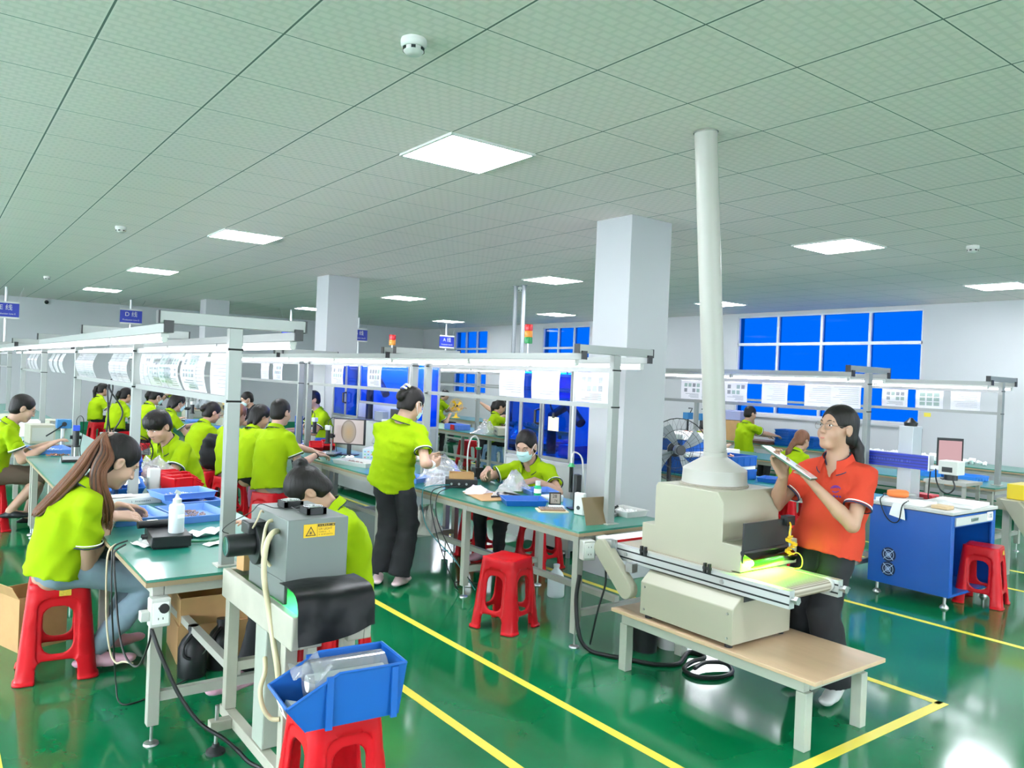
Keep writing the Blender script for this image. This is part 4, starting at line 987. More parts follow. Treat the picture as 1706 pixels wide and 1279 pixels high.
    if trim: MB(T).tube([e+na*.002 for e in edge], .003, 5).build('collar_stripe', inner, sh_o)
    # ---- trousers
    if pants is not None:
        f = SDF(lo, np.minimum(hi, [99, 99, hip.z+.16]), max(h, .0065))
        f.rc(hip+L0*.045*s-U0*.02, hip-L0*.045*s-U0*.02, .108*s*slim, .108*s*slim, .03)
        for i in (0, 1):
            w0, w1, w2 = .083*s, .064*s+wideleg*.4, .047*s+wideleg
            if legs != 'long': w0, w1 = .094*s, .082*s
            f.rc(hj[i], kn[i], w0, w1, .025)
            if legs == 'long':
                f.rc(kn[i], an[i]+(an[i]-kn[i])*.02, w1, w2, .015)
            else:
                f.rc(kn[i], kn[i]+(kn[i]-hj[i]).normalized()*.02, w1*1.08, w1*1.08, .015)
        for i in (0, 1):
            dk = (an[i]-kn[i]).normalized() if legs == 'long' else (kn[i]-hj[i]).normalized()
            c = an[i]-dk*.01 if legs == 'long' else kn[i]+dk*.01
            f.plane(c, dk, np.array(tuple(c))-.11, np.array(tuple(c))+.11)
        sit = abs((kn[0]-hj[0]).normalized().z) < .75
        if sit: f.plane(hip-uc*.02, uc, np.array(tuple(hip))-.10, np.array(tuple(hip))+.10)
        else: f.plane(hip-uc*(hem-.035)*s, uc)
        f.mesh('trousers', pants, root, T=T, ad=.03, fold=.0045, fseed=hip.y*5)
    # ---- shoes
    if shoes is not None:
        for i in (0, 1):
            f = SDF(np.array(tuple(an[i]))-.26, np.array(tuple(an[i]))+.26, .007)
            dn = (an[i]-kn[i]).normalized(); fd = F0*.96+L0*((1, -1)[i]*.2); fd = (fd-dn*max(0, fd.dot(dn))*.0).normalized()
            dz = V((0, 0, -1)); b = an[i]+dz*.045*s-fd*.05*s
            f.rc(b, b+fd*.20*s, .034*s, .038*s, 0, (0, 0, 1), .62); f.rc(an[i]+dz*.02, b+fd*.12*s, .036*s, .034*s, .03)
            f.plane((b.x, b.y, b.z-.022*s), (0, 0, -1))
            f.mesh('shoe', shoes, root, T=T, ad=.1)
    # ---- hair
    f = SDF(np.array(tuple(head))-[.42, .42, .5], np.array(tuple(head))+.25, max(h*.75, .005))
    big = 1.09 if fem else 1.07
    f.el(HP(0, -.018, .036), np.array((.080, .101, .092))*s*big/1.06, HA)
    if style in ('short', 'fringe'): f.el(HP(0, -.045, -.02), np.array((.074, .062, .07))*s, HA, .02)
    else: f.el(HP(0, -.05, -.03), np.array((.076, .064, .085))*s, HA, .02)
    if style == 'fringe': f.el(HP(0, .01, .05), np.array((.088, .10, .085))*s, HA, .015)
    f.el(HP(0, .098, -.045), np.array((.071, .082, .116 if style not in ('fringe',) else .085))*s, HA, .008, 'cut')                       # face opening
    for e in (1, -1): f.el(HP(e*.085, .012, -.028), np.array((.03, .042, .046))*s, HA, .008, 'cut')
    f.el(HP(0, -.015, -.125), np.array((.12, .09, .055))*s, HA, .01, 'cut')
    if style == 'fringe':
        for k in range(9): a = -.06+.12*k/8; f.rc(HP(a*.95, .075-abs(a)*.35, .085), HP(a*1.0, .094-abs(a)*.5, .026+.006*math.sin(k*2.3)), .015*s, .007*s, .006)
    def drop(pts, rs, k=.012):
        for a, b, ra, rb in zip(pts[:-1], pts[1:], rs[:-1], rs[1:]): f.rc(a, b, ra*s, rb*s, k)
    G = V((0, 0, -1)); bk = V((-hf.x, -hf.y, 0)).normalized() if V((hf.x, hf.y, 0)).length > .01 else -F0
    if style == 'pony':
        p0 = HP(0, -.112, .03); drop([p0, p0+bk*.035*s+G*.02*s, p0+bk*.055*s+G*.09*s, p0+bk*.05*s+G*.19*s, p0+bk*.035*s+G*.30*s], [.022, .030, .034, .028, .010])
    if style == 'lowpony':
        p0 = HP(.02, -.10, -.04); drop([p0, p0+bk*.03*s+G*.05*s, nb+bk*.10*s+hl*.03*s, nb+bk*.11*s+G*.16*s+hl*.04*s, nb+bk*.09*s+G*.33*s+hl*.04*s], [.030, .033, .036, .036, .014])
    if style == 'shortpony':
        p0 = HP(0, -.108, .02); drop([p0, p0+bk*.03*s+G*.01*s, p0+bk*.055*s+G*.06*s, p0+bk*.045*s+G*.13*s], [.02, .03, .032, .012])
    if style == 'bun':
        f.el(HP(0, -.09, .105), np.array((.036, .036, .034))*s, HA, .01); f.rc(HP(-.02, -.075, .125), HP(.025, -.1, .12), .018*s, .016*s, .01)
    if style == 'lowbun': f.el(HP(0, -.128, .0), np.array((.042, .034, .045))*s, HA, .012); f.rc(HP(-.03, -.12, .04), HP(.03, -.125, .05), .012*s, .012*s, .012)
    if style == 'bob':
        for e in (1, -1): f.rc(HP(e*.06, -.03, .02), HP(e*.058, -.055, -.10), .034*s, .022*s, .02)
        f.rc(HP(0, -.08, 0), HP(0, -.085, -.11), .05*s, .03*s, .02)
    if style == 'cap': pass
    ho = f.mesh('hair', hair, root, T=T, ad=.02)
    if style == 'long':
        p0 = HP(0, -.095, .085)
        MB(T).lathe([(.014, -.016), (.03, -.011), (.03, .011), (.014, .016)], p0+bk*.012*s, tuple((p0-head).normalized()), 14).build('hair_tie', mat('scrunchie', 'b59a8e', .8, noise=.4, nscale=60), ho)
        rg = random.Random(3); hb = [MB(T), MB(T)]; q0 = p0+bk*.035*s
        for j in range(46):                                        # tail: over the nape, tapering along the back
            u = rg.uniform(-1, 1); v = rg.uniform(-1, 1); o = hl*(u*.046*s); e = rg.uniform(.2, .75)
            hb[j % 3 == 0].tube([p0+o*.15, q0+o*.3+hu*(v*.012*s), q0+bk*(.04+.012*v)*s+G*.06*s+o*.7, nb+back*(.09+.018*v)*s+ux*.04*s+o, chest+back*(.13+.012*v)*s+o*.9, mid*e+chest*(1-e)+back*.14*s+o*.55], [.005, .0085, .0095, .009, .007, .003], 6, 5)
        for j in range(64):                                        # curtain behind the ear, straight down beside the neck
            u = rg.uniform(-1, 1); v = rg.uniform(-1, 1); y_ = -.062+.030*u; x = -(.080+.010*v); ln_ = rg.uniform(.17, .29)
            a1 = HP(x*.93, y_-.012, .0); a2 = HP(x*1.02, y_, -.07)
            hb[j % 3 == 0].tube([p0+hl*(v*.01*s), q0+hl*(-.025*s)+hu*(u*.012*s), a1, a2, a2+G*.07*s+hf*(.012*u*s), a2+G*(ln_*.8)*s+F0*(.02+.02*u)*s, a2+G*(ln_+.03)*s+F0*(.02+.012*u)*s], [.005, .008, .0085, .0085, .008, .006, .002], 6, 5)
        for j in range(8):                                         # loose fringe falling before the far cheek
            u = j/7; hb[0].tube([HP(.02+.04*u, .055, .085), HP(.05+.02*u, .085-.02*u, .03), HP(.055+.02*u, .082-.02*u, -.05), HP(.05+.02*u, .085-.02*u, -.05)+G*.05*s], [.006, .006, .004, .0015], 5, 4)
        hb[0].build('long_strands', HAIRB, ho, smooth=60, label='long brown lengths of hair'); hb[1].build('dark_strands', mat('brown_hair_dark', '3f281c', .4), ho, smooth=60)
    # ---- face details
    if face:
        for e in (1, -1):
            eb = MB(T).tube([HP(e*.014, .089, .0255), HP(e*.030, .0865, .031), HP(e*.047, .072, .026)], [.0022*s, .0032*s, .0018*s], 6, 4).build('eyebrow', HAIR, root)
            ey = MB(T); ey.m = 0
            R = Mx(HA).transposed()
            def lens(c, r, m_):
                ey.m = m_; ey.loft([[c+R @ V((r[0]*math.sin(PI*(i+.5)/7)*math.cos(2*PI*k/12), r[1]*math.cos(PI*(i+.5)/7), r[2]*math.sin(PI*(i+.5)/7)*math.sin(2*PI*k/12))) for k in range(12)] for i in range(7)])
            op = .0048 if hpitch < .35 else .0022
            lens(HP(e*.0305, .0805, .0065), (.0145*s, .007*s, op*s), 0); lens(HP(e*.0305+.001, .0855, .0060), (.0060*s, .0032*s, (op-.0006)*s), 1)
            ey.m = 1; ey.tube([HP(e*.0305+x*.0155, .086-abs(x)*.006-.003*(e*x > .3), .0065+op*(1-.5*x*x)) for x in (-1, -.5, 0, .5, 1)], .0012*s, 5); ey.build('eye', [EYEW, EYED], root)
        if not mask:
            MB(T).tube([HP(-.024, .080, -.0625), HP(-.010, .0895, -.0605), HP(0, .0895, -.0615), HP(.010, .0895, -.0605), HP(.024, .080, -.0625)], [.0015*s, .0048*s, .005*s, .0048*s, .0015*s], 8, 4).build('lips', LIP, root)
    if mask:
        g = []
        for i in range(13):
            u = -1+i/6; a = u*1.25; row = []
            for j in range(9):
                v = j/8; z = .002-.10*v; bul = math.sin(PI*v)*.016
                w_ = .066-.012*abs(v-.5)*2; row.append(HP(w_*math.sin(a)*1.05, .030+(.072+bul+.012*(v < .35))*math.cos(a)*1.0-.006, z*(1-.25*abs(u))-.012*abs(u)))
            g.append(row)
        mk = MB(T).sheet(g, .0015).build('face_mask', MASK, root)
        for e in (1, -1):
            MB(T).tube([HP(e*.066, .05, -.018), HP(e*.083, .01, .02), HP(e*.084, -.02, .005)], .0016, 5, 5).tube([HP(e*.064, .05, -.068), HP(e*.083, .0, -.045), HP(e*.084, -.02, .0)], .0016, 5, 5).build('ear_loop', PAPER, mk)
    if glasses:
        gl = MB(T)
        for e in (1, -1):
            gl.tube([HP(e*.033+.024*math.cos(2*PI*k/20), .100-.004*abs(math.cos(2*PI*k/20)), .002+.019*math.sin(2*PI*k/20)) for k in range(20)], .0012*s, 5, 0, True)
            gl.tube([HP(e*.057, .096, .006), HP(e*.074, .06, .008), HP(e*.079, -.005, .006)], .0012*s, 5)
        gl.tube([HP(-.010, .104, .006), HP(0, .107, .008), HP(.010, .104, .006)], .0012*s, 5)
        go = gl.build('glasses', mat('glasses_metal', '8a8480', .3, .7), root)
        for e in (1, -1): MB(T).add([HP(e*.033+.023*math.cos(2*PI*k/20), .099, .002+.018*math.sin(2*PI*k/20)) for k in range(20)], [tuple(range(20))]).build('lens', film('lens_clear', (.97, .97, .97), .02, .03), go)
    root['_'] = 0; del root['_']
    info = dict(root=root, T=T, head=head, HP=HP, nb=nb, chest=chest, cf=cf, L0=L0, ux=ux, wr=wr, el=el, sh=sh, hip=hip, mid=mid, kn=kn, an=an, shirt=sh_o, F0=F0, s=s)
    return info
# ------------------------------------------------------------------ the workers
SLIP = mat('slipper_pink', 'd7b9bd', .7); GRP = 'workers in lime polo shirts'
SKINL = mat('skin_light', (.48, .29, .205), .5, noise=.05, nscale=12); SKIND = mat('skin_warm', (.41, .235, .155), .5, noise=.05, nscale=12)
def emblem(p, m, dy=.075, dz=-.125, k=1., arc=True):
    """stitched chest emblem wrapped onto the shirt front"""
    me = p['shirt'].data; T = p['T']; vs = [T.inverted() @ v.co for v in me.vertices]
    bv = BVHTree.FromPolygons(vs, [tuple(q.vertices) for q in me.polygons])
    c = p['nb']+p['ux']*dz*p['s']+p['L0']*dy*p['s']; d = -p['cf']
    def on(a, b):
        o = c+p['L0']*a*k+p['ux']*b*k+p['cf']*.4; h = bv.ray_cast(o, d)
        return (h[0]+p['cf']*.0022) if h[0] is not None else o-p['cf']*.3
    q = MB(T)
    if arc:
        for r, a0, a1 in ((.022, .15, 2.9), (.014, .4, 2.4), (.017, 3.6, 5.6)): q.tube([on(-r*math.cos(a0+(a1-a0)*t/9), r*.75*math.sin(a0+(a1-a0)*t/9)) for t in range(10)], .0022*k, 5)
    for i in range(5):
        x = -.028+.014*i; q.tube([on(-x-.004, -.032), on(-x+.004, -.032)], .003*k, 5); q.tube([on(-x-.003, -.026), on(-x+.002, -.036)], .0022*k, 5)
    q.build('chest_emblem', m, p['shirt'], label='small stitched chest emblem')
def placket(p, m):
    me = p['shirt'].data; T = p['T']; bv = BVHTree.FromPolygons([T.inverted() @ v.co for v in me.vertices], [tuple(q.vertices) for q in me.polygons]); c = p['nb']; g = []
    for i in range(9):
        z = -.075-.012*i; row = []
        for a in (-.016, 0, .016):
            o = c+p['ux']*z*p['s']+p['L0']*a+p['cf']*.4; h = bv.ray_cast(o, -p['cf']); row.append((h[0] if h[0] is not None else o-p['cf']*.3)+p['cf']*.002)
        g.append(row)
    pk = MB(T).sheet(g, .0015).build('placket', m, p['shirt'])
    b = MB(T)
    for i in (2, 6): b.lathe([(.005, -.001), (.0055, .001), (.003, .002)], g[i][1], tuple(p['cf']), 10)
    b.build('button', m, pk)
A0 = []
p = person('woman with long brown ponytail in blue jeans bending over the parts trays', (.035, 1.41, .585), (.29, 1.41, 1.09), .06, hyaw=.02, hpitch=.62, hands=[(.34, 1.60, .82), (.27, 1.36, .81)], hdirs=[(1, -.15, -.25), (1, .15, -.1)], palms=[(0, -.6, -.8), (0, .5, -.85)], curls=(.9, .8), feet=[(.30, 1.55, .12), (.20, 1.36, .10)], knees=[(1, .1, .5), (1, -.1, .5)], s=1.13, h=.0058, pants=DENIM, shoes=PINK, style='long', skin=SKINL, elbow=[(-.4, .3, -.8), (-.5, -.35, -.75)], hem=.05, group=GRP)
w_ = p['wr'][1]; e_ = (p['wr'][1]-p['el'][1]).normalized(); u = e_.orthogonal().normalized(); v = e_.cross(u)
for o in (.03, .042, .05): MB(p['T']).tube([w_-e_*o+u*.031*math.cos(2*PI*k/20)+v*.031*math.sin(2*PI*k/20) for k in range(20)], .0018, 5, 0, True).build('bracelet', STEEL, p['root'])
p = person('bun-haired woman bending low behind the grey curing machine', (1.21, .51, .55), (1.03, .61, 1.005), PI, hyaw=-.25, hpitch=.95, hands=[(.82, .48, .79), (.82, .72, .79)], feet=[(.70, .47, .19), (.80, .56, .16)], s=1.02, h=.0062, pants=BLACKC, shoes=PINK, style='bun', skin=SKIND, group=GRP, face=True)
p = person('man with glasses at the far left, in brown shorts and sandals', (-.03, 5.55, .55), (.20, 5.45, 1.15), .0, hyaw=.0, hpitch=.42, hands=[(.44, 5.60, .80), (.40, 5.36, .80)], feet=[(.28, 5.68, .09), (.12, 5.40, .20)], s=1.04, h=.0065, pants=BROWNC, shoes=DARK, legs='short', style='short', fem=False, glasses=True, skin=SKINL, group=GRP)
p = person('young man with a black fringe looking down, facing the camera', (1.27, 3.74, .55), (.97, 3.55, 1.12), PI+.30, hyaw=.28, hpitch=.52, hands=[(.78, 3.26, .79), (.76, 3.60, .79)], s=1.04, h=.0062, pants=GREYC, style='fringe', fem=False, skin=SKINL, group=GRP, feet=[(.95, 3.55, .1), (1.0, 3.8, .1)])
emblem(p, PAPER, .08)
p = person('man with cropped hair and a wrist watch, seen from behind', (2.09, 4.08, .55), (2.23, 4.23, 1.20), .42, hyaw=.05, hpitch=.18, hands=[(2.60, 4.30, .81), (2.54, 4.06, .80)], hdirs=[(1, .1, -.2), (1, .25, -.15)], s=1.05, h=.0065, pants=GREYC, style='short', fem=False, skin=SKINL, group=GRP, shoes=WHITE)
w_ = p['wr'][1]; e_ = (p['wr'][1]-p['el'][1]).normalized(); u = e_.orthogonal().normalized(); v = e_.cross(u)
MB(p['T']).tube([w_-e_*.02+u*.032*math.cos(2*PI*k/20)+v*.029*math.sin(2*PI*k/20) for k in range(20)], .006, 6, 0, True).build('wrist_watch', BLACK, p['root'])
p = person('woman in pink trousers half hidden by the near white post', (2.07, 5.25, .55), (2.21, 5.47, 1.10), .30, hyaw=.1, hpitch=.45, hands=[(2.55, 5.55, .80), (2.5, 5.3, .80)], s=.98, h=.008, pants=PINKC, style='bob', hair=HAIRB, group=GRP)
p = person('woman with glasses beside the near white post, before the watch man', (2.10, 4.72, .55), (2.26, 4.88, 1.12), .30, hyaw=-.2, hpitch=.4, hands=[(2.58, 4.85, .80), (2.52, 4.62, .80)], s=.98, h=.008, pants=BLACKC, style='bob', glasses=True, group=GRP)
p = person('woman with low ponytail and grey trousers, hand raised to her chin', (2.03, 6.45, .55), (2.25, 6.56, 1.06), .22, hyaw=-.12, hpitch=.42, hands=[(2.55, 6.60, .82), (2.38, 6.40, .93)], hdirs=[None, (.1, .1, .9)], palms=[None, (-1, 0, 0)], s=1., h=.008, pants=GREYC, style='lowbun', skin=SKIND, group=GRP)
p = person('standing woman in black trousers with a claw clip, back to the camera', (2.33, 2.12, .885), (2.41, 2.00, 1.40), .82, hyaw=-.6, hpitch=.5, hands=[(2.63, 2.18, .96), (2.56, 1.93, .94)], hdirs=[(.6, -.3, .1), (.8, .3, .15)], palms=[(-.3, -.9, .2), (-.2, .9, .2)], feet=[(2.285, 2.20, .075), (2.39, 2.06, .075)], s=1., h=.0062, pants=BLACKC, shoes=SLIP, style='lowbun', mask=True, glasses=True, skin=SKINL, group=GRP, wideleg=.04, knees=[(1, 0, 0), (1, 0, 0)], hem=.12, slim=1.02)
HP = p['HP']; ho = [c for c in p['root'].children if c.name.startswith('hair')][0]
MB(p['T']).tube([HP(-.035, -.11, .085), HP(0, -.125, .098), HP(.035, -.115, .085)], .009, 8, 4).tube([HP(-.03, -.13, .06), HP(0, -.145, .065), HP(.03, -.135, .06)], .007, 8, 4).build('claw_clip', mat('clip_cream', 'dfd9b8', .4), ho)
for i in (0, 1):
    e_ = (p['wr'][i]-p['el'][i]).normalized(); MB(p['T']).cyl(p['wr'][i]-e_*.085, p['wr'][i]+e_*.012, .035, .032, 16).build('glove_cuff', PAPER, p['root'])
mw_ = person('seated woman in a pale face mask working at the near bench', (3.76, 2.12, .55), (3.57, 2.06, 1.055), PI+.38, hyaw=.12, hpitch=.42, hands=[(3.42, 1.74, .81), (3.24, 2.14, .86)], hdirs=[(-.9, .5, -.3), (-.8, -.5, -.3)], palms=[(.2, .3, -1), (-.2, -.6, -.8)], curls=(.7, 1.), feet=[(3.50, 2.30, .09), (3.42, 2.46, .09)], knees=[(-1, -.2, .5), (-1, .2, .5)], s=1.07, h=.0062, pants=BLACKC, shoes=PINK, style='lowbun', mask=True, skin=SKINL, group=GRP, elbow=[(.1, -.75, -.6), (.1, .8, -.5)])
emblem(mw_, PAPER, .08); placket(mw_, LIME)
rw = person('woman in a coral red polo shirt holding a tablet, looking up', (3.42, -.84, .87), (3.40, -.87, 1.425), PI+.06, hyaw=-.30, hpitch=-.13, hands=[(3.19, -.89, 1.12), (3.10, -.755, 1.17)], hdirs=[(-.45, .35, .6), (-.3, .35, .85)], palms=[(-.4, .6, .2), (-.3, -.9, .3)], curls=(.5, 1.15), feet=[(3.37, -.94, .075), (3.44, -.74, .075)], s=1.04, h=.005, shirt=CORAL, pants=BLACKC, shoes=WHITE, style='lowpony', glasses=True, skin=SKIND, wideleg=.045, knees=[(-1, 0, 0), (-1, 0, 0)], hem=.12, slim=1.06, elbow=[(.3, -.55, -.8), (.3, .5, -.8)], inner=mat('lining_navy', '2b3350', .8))
emblem(rw, mat('thread_purple', '4b2fa0', .6), .052, -.125, 1.1); placket(rw, CORAL)
# tablet in her hands
M_ = frame((3.115, -.775, 1.24), (.10, -.27, -.17), (.62, .62, .14))
t = thing('tablet', 'dark green-backed tablet held by the woman in the red shirt', 'tablet', (3.115, -.775, 1.24)); T = W(t.location) @ M_
MB(T).box((0, 0, 0), (.30, .20, .009)).build('back_cover', mat('tablet_green', '3c5a4b', .4), t, bev=.003)
MB(T).box((0, 0, -.0058 if M_.to_3x3().col[2].z < 0 else .0058), (.29, .19, .0024)).build('screen', mat('tablet_screen', 'd9dee2', .12), t)
FAR = dict(h=.011, group=GRP)
person('masked woman with a bob, turned right, beyond the young man with the fringe', (2.03, 8.1, .55), (2.25, 8.2, 1.10), .15, hpitch=.45, hands=[(2.55, 8.3, .80), (2.52, 8.05, .80)], s=1., style='bob', mask=True, **FAR)
person('masked woman with a short ponytail, bending, left of the bob-haired one', (2.0, 9.3, .55), (2.24, 9.42, 1.13), .2, hpitch=.5, hands=[(2.55, 9.5, .80), (2.5, 9.2, .80)], s=1., style='shortpony', mask=True, **FAR)
person('second worker from the back wall, broad lime back, dark ponytail', (2.04, 11.4, .55), (2.22, 11.52, 1.06), .35, hpitch=.35, hands=[(2.55, 11.6, .80), (2.5, 11.3, .80)], s=1.04, style='shortpony', slim=1.1, **FAR)
person('worker nearest the back wall with a swinging ponytail', (2.08, 13.6, .55), (2.22, 13.72, 1.08), .25, hpitch=.25, hands=[(2.55, 13.8, .80), (2.5, 13.5, .80)], s=1.02, style='pony', **FAR)
FAR2 = dict(h=.011)
person('person in grey with bowed head facing left, beside the straw coloured fan', (3.86, 12.4, .55), (3.68, 12.5, 1.12), PI, hpitch=.35, hands=[(3.4, 12.3, .8), (3.4, 12.6, .8)], style='short', fem=False, shirt=GREYC, trim=False, **FAR2)
person('masked person in a black jacket facing left, across the second bench row', (3.88, 9.6, .55), (3.69, 9.7, 1.10), PI, hpitch=.4, hands=[(3.4, 9.5, .8), (3.4, 9.8, .8)], style='short', fem=False, mask=True, shirt=BLACKC, trim=False, **FAR2)
person('worker with raised arm behind the rails, near the back wall', (3.9, 14.9, .62), (3.74, 15.0, 1.26), PI, hpitch=.2, hands=[(3.5, 14.7, 1.2), (3.4, 15.1, .9)], style='short', fem=False, **FAR)
person('worker hidden behind the white post above the watch man', (3.88, 6.9, .55), (3.70, 7.0, 1.22), PI, hpitch=.3, hands=[(3.4, 6.8, .8), (3.4, 7.1, .8)], style='short', fem=False, **FAR)
person('worker with long dark ponytail on the blue stool beyond the fan bench', (7.42, 7.85, .55), (7.55, 7.92, 1.12), -.45, hpitch=.5, hands=[(7.9, 7.8, .8), (7.85, 7.55, .8)], style='pony', **FAR)
person('man in a dark shirt and cap facing left at the far bench', (8.42, 9.0, .60), (8.40, 9.0, 1.22), 2.3, hpitch=.1, hands=[(8.1, 9.3, 1.12), (8.2, 8.75, .9)], style='short', fem=False, shirt=mat('shirt_charcoal', '2f3338', .85), trim=False, glasses=True, **FAR2)
person('worker in a dark cap leaning on the farthest bench by the windows', (9.45, 13.1, .60), (9.55, 12.95, 1.16), -.3, hpitch=.4, hands=[(9.9, 13.0, .85), (9.85, 12.7, .85)], style='short', fem=False, **FAR)
person('worker seen from behind between the white posts, before the yellow fan', (7.58, 10.3, .52), (7.72, 10.4, 1.08), .6, hpitch=.6, hands=[(8.0, 10.6, .8), (8.0, 10.3, .8)], style='shortpony', **FAR)
person('worker bending behind the exhaust pipe, only the lime back showing', (7.74, 3.82, .55), (8.02, 3.75, 1.06), -.15, hpitch=.7, hands=[(8.25, 3.9, .80), (8.25, 3.6, .80)], style='short', fem=False, slim=1.15, **FAR)
person('man reaching right over the low bench under the blue window', (9.95, 4.55, .60), (10.03, 4.52, 1.22), -.35, hpitch=.25, hands=[(10.5, 4.55, .86), (10.5, 4.3, .86)], style='short', fem=False, **FAR)
person('long-haired worker just left of the woman in the red shirt', (7.80, 2.30, .55), (7.98, 2.27, 1.02), -.15, hpitch=.4, hands=[(8.2, 2.45, .8), (8.2, 2.1, .8)], style='lowpony', hair=HAIRB, **FAR)
# ------------------------------------------------------------------ things on and around the benches
Z0 = TZ+.0005
RN = random.Random(5)
def heap(name, label, x, y, z, rx, ry, n, m=PARTS, sz=.011, cat='metal parts', hh=.022):
    b = MB()
    for _ in range(n):
        a = RN.uniform(0, 2*PI); r = math.sqrt(RN.random()); px, py = r*rx*math.cos(a), r*ry*math.sin(a); k = sz*RN.uniform(.6, 1.3)
        R = Euler((RN.uniform(0, 6), RN.uniform(0, 6), RN.uniform(0, 6))).to_matrix(); c = V((px, py, k*.62+RN.uniform(0, hh)*(1-r)))
        if RN.random() < .5: b.box(c, (k, k*.8, k*.5), R)
        else: d = R @ V((0, 0, k*.6)); b.cyl(c-d, c+d, k*.34, n=7)
    o = b.build(name, m, loc=(x, y, z)); return tag(o, label, cat, kind='stuff')
TR0 = {}
def tray(label, x, y, z=None, lx=.30, ly=.22, rz=0., h=.042, m=None, grp='blue parts trays'):
    z = Z0 if z is None else z; key = (lx, ly, h, (m or TRAYB).name)
    if key not in TR0:
        b = MB(); th = .004; fl = .012
        def rect(e, zz): return [V((sx*(lx/2-e), sy*(ly/2-e), zz)) for sx, sy in ((-1, -1), (1, -1), (1, 1), (-1, 1))]
        b.loft([rect(fl, 0), rect(0, h), rect(-.006, h), rect(-.006, h-.004)], cap=False); b.loft([rect(fl+th, th), rect(th, h)], cap=False)
        b.loft([rect(0, h), rect(th, h)], cap=False); b.add(rect(fl, 0), [(3, 2, 1, 0)]); b.add(rect(fl+th, th), [(0, 1, 2, 3)])
        b.loft([rect(-.006, h-.004), rect(.001, h-.004)], cap=False)
        o = b.build('parts_tray', m or TRAYB, bev=.0015); TR0[key] = o
    else:
        o = TR0[key].copy(); C.objects.link(o)
    o.location = (x, y, z); o.rotation_euler = (0, 0, rz); return tag(o, label, 'tray', grp)
# --- first bench
tray('blue tray of brown metal parts under the ponytailed woman\'s hands', .43, 1.70, lx=.30, ly=.40, rz=.12); heap('metal_parts', 'heap of small brown and silver metal parts in the tray before the ponytailed woman', .40, 1.72, Z0+.005, .10, .14, 150)
tray('blue tray of pale metal parts behind the squeeze bottle', .76, 1.66, lx=.29, ly=.42, rz=.10); heap('metal_parts', 'heap of pale metal parts in the tray behind the squeeze bottle', .74, 1.68, Z0+.005, .09, .13, 130)
tray('lower blue tray with dark and gold parts at the bench edge, under another tray', .86, 2.10, lx=.30, ly=.32, rz=.05); heap('metal_parts', 'dark and gold metal parts showing at the end of the lower tray', .93, 2.04, Z0+.005, .05, .08, 70)
tray('upper blue tray with white caps, resting on another blue tray', .82, 2.16, Z0+.043, .34, .26, .16); heap('plastic_caps', 'small white caps scattered in the upper blue tray', .79, 2.16, Z0+.048, .10, .07, 70, WHITE)
t = thing('controller_box', 'black controller box with cables under the white squeeze bottle', 'controller', (.46, .99, Z0), -.10)
MB().bb((-.09, -.15, .008), (.09, .15, .062)).build('housing', BLACK, t, bev=.004); 
for y in (-.12, .12): MB().bb((-.08, y-.01, 0), (.08, y+.01, .008)).build('foot_strip', RUB, t)
q = MB()
for y in (.02, .06): q.cyl((-.09, y, .03), (-.115, y, .03), .009, n=12)
q.build('plug', BLACK, t); MB().cyl((.09, -.02, .03), (.115, -.02, .03), .014, n=14).build('knob', DARK, t)
t = thing('hand_torch', 'black cylindrical torch lying on the black controller box', 'torch', (.43, 1.10, Z0+.0625), .08)
MB().cyl((-.09, 0, .019), (.07, 0, .019), .019, n=18).build('barrel', BLACK, t); MB().cyl((.07, 0, .019), (.10, 0, .019), .019, .023, n=18).build('head', BLACK, t); MB().box((-.02, 0, .0385), (.05, .02, .0008)).build('label', PAPER, t)
t = thing('squeeze_bottle', 'white translucent squeeze bottle with nozzle, standing on the black controller', 'bottle', (.485, .93, Z0+.0625))
MB().lathe([(.034, 0), (.037, .004), (.037, .128), (.033, .14), (.02, .146), (.018, .15)], n=28).build('bottle_body', MILK, t)
MB().lathe([(.021, .148), (.021, .168), (.012, .172), (.006, .19), (.004, .21)], n=20).build('cap', WHITE, t); MB().box((.004, 0, .20), (.028, .012, .016), (0, .5, 0)).build('nozzle_lever', WHITE, t); MB().box((.012, -.036, .085), (.036, .003, .02), (0, 0, .3)).build('label', PAPER, t)
def scrap(label, x, y, lx, ly, rz, z=None, m=PAPER, amp=.012, nm='paper_scrap', cat='paper'):
    ph = RN.uniform(0, 6)
    g = [[(lx*(i/7-.5), ly*(j/5-.5), .002+amp*abs(math.sin(i*.9+ph)*math.cos(j*.7+ph))) for j in range(6)] for i in range(8)]
    o = MB().sheet(g, .0008).build(nm, m, loc=(x, y, (Z0 if z is None else z)+.001)); o.rotation_euler = (0, 0, rz); return tag(o, label, cat)
scrap('white paper corner beside the black controller, near the bench edge', .35, .98, .08, .14, .2)
scrap('crumpled white sheet right of the squeeze bottle', .70, 1.12, .22, .12, .45, amp=.03)
scrap('white tissue left of the near white post', .68, .66, .06, .07, .3, amp=.035)
scrap('white folded paper slip by the green syringe tip', .67, .86, .14, .06, .35, amp=.008)
t = tag(MB().cyl((.56, .93, Z0+.009), (.64, .90, Z0+.009), .006).cyl((.64, .90, Z0+.009), (.95, 1.08, Z0+.008), .004).build('glue_tube', mat('tip_green', '2b7a55', .4)), 'green tipped thin glue tube lying on the first bench', 'tube')
for i, (x, y, rz, l) in enumerate(((.94, 2.62, .35, 'front red open-fronted bin on the first bench'), (.97, 2.80, .3, 'red bin behind the front red bin'), (.99, 2.97, .3, 'rear red bin at the bench edge'))):
    t = thing('storage_bin', l, 'bin', (x, y, Z0), PI+rz, 'red bins on the first bench'); bin_mesh(t, .23, .15, .11, RED)
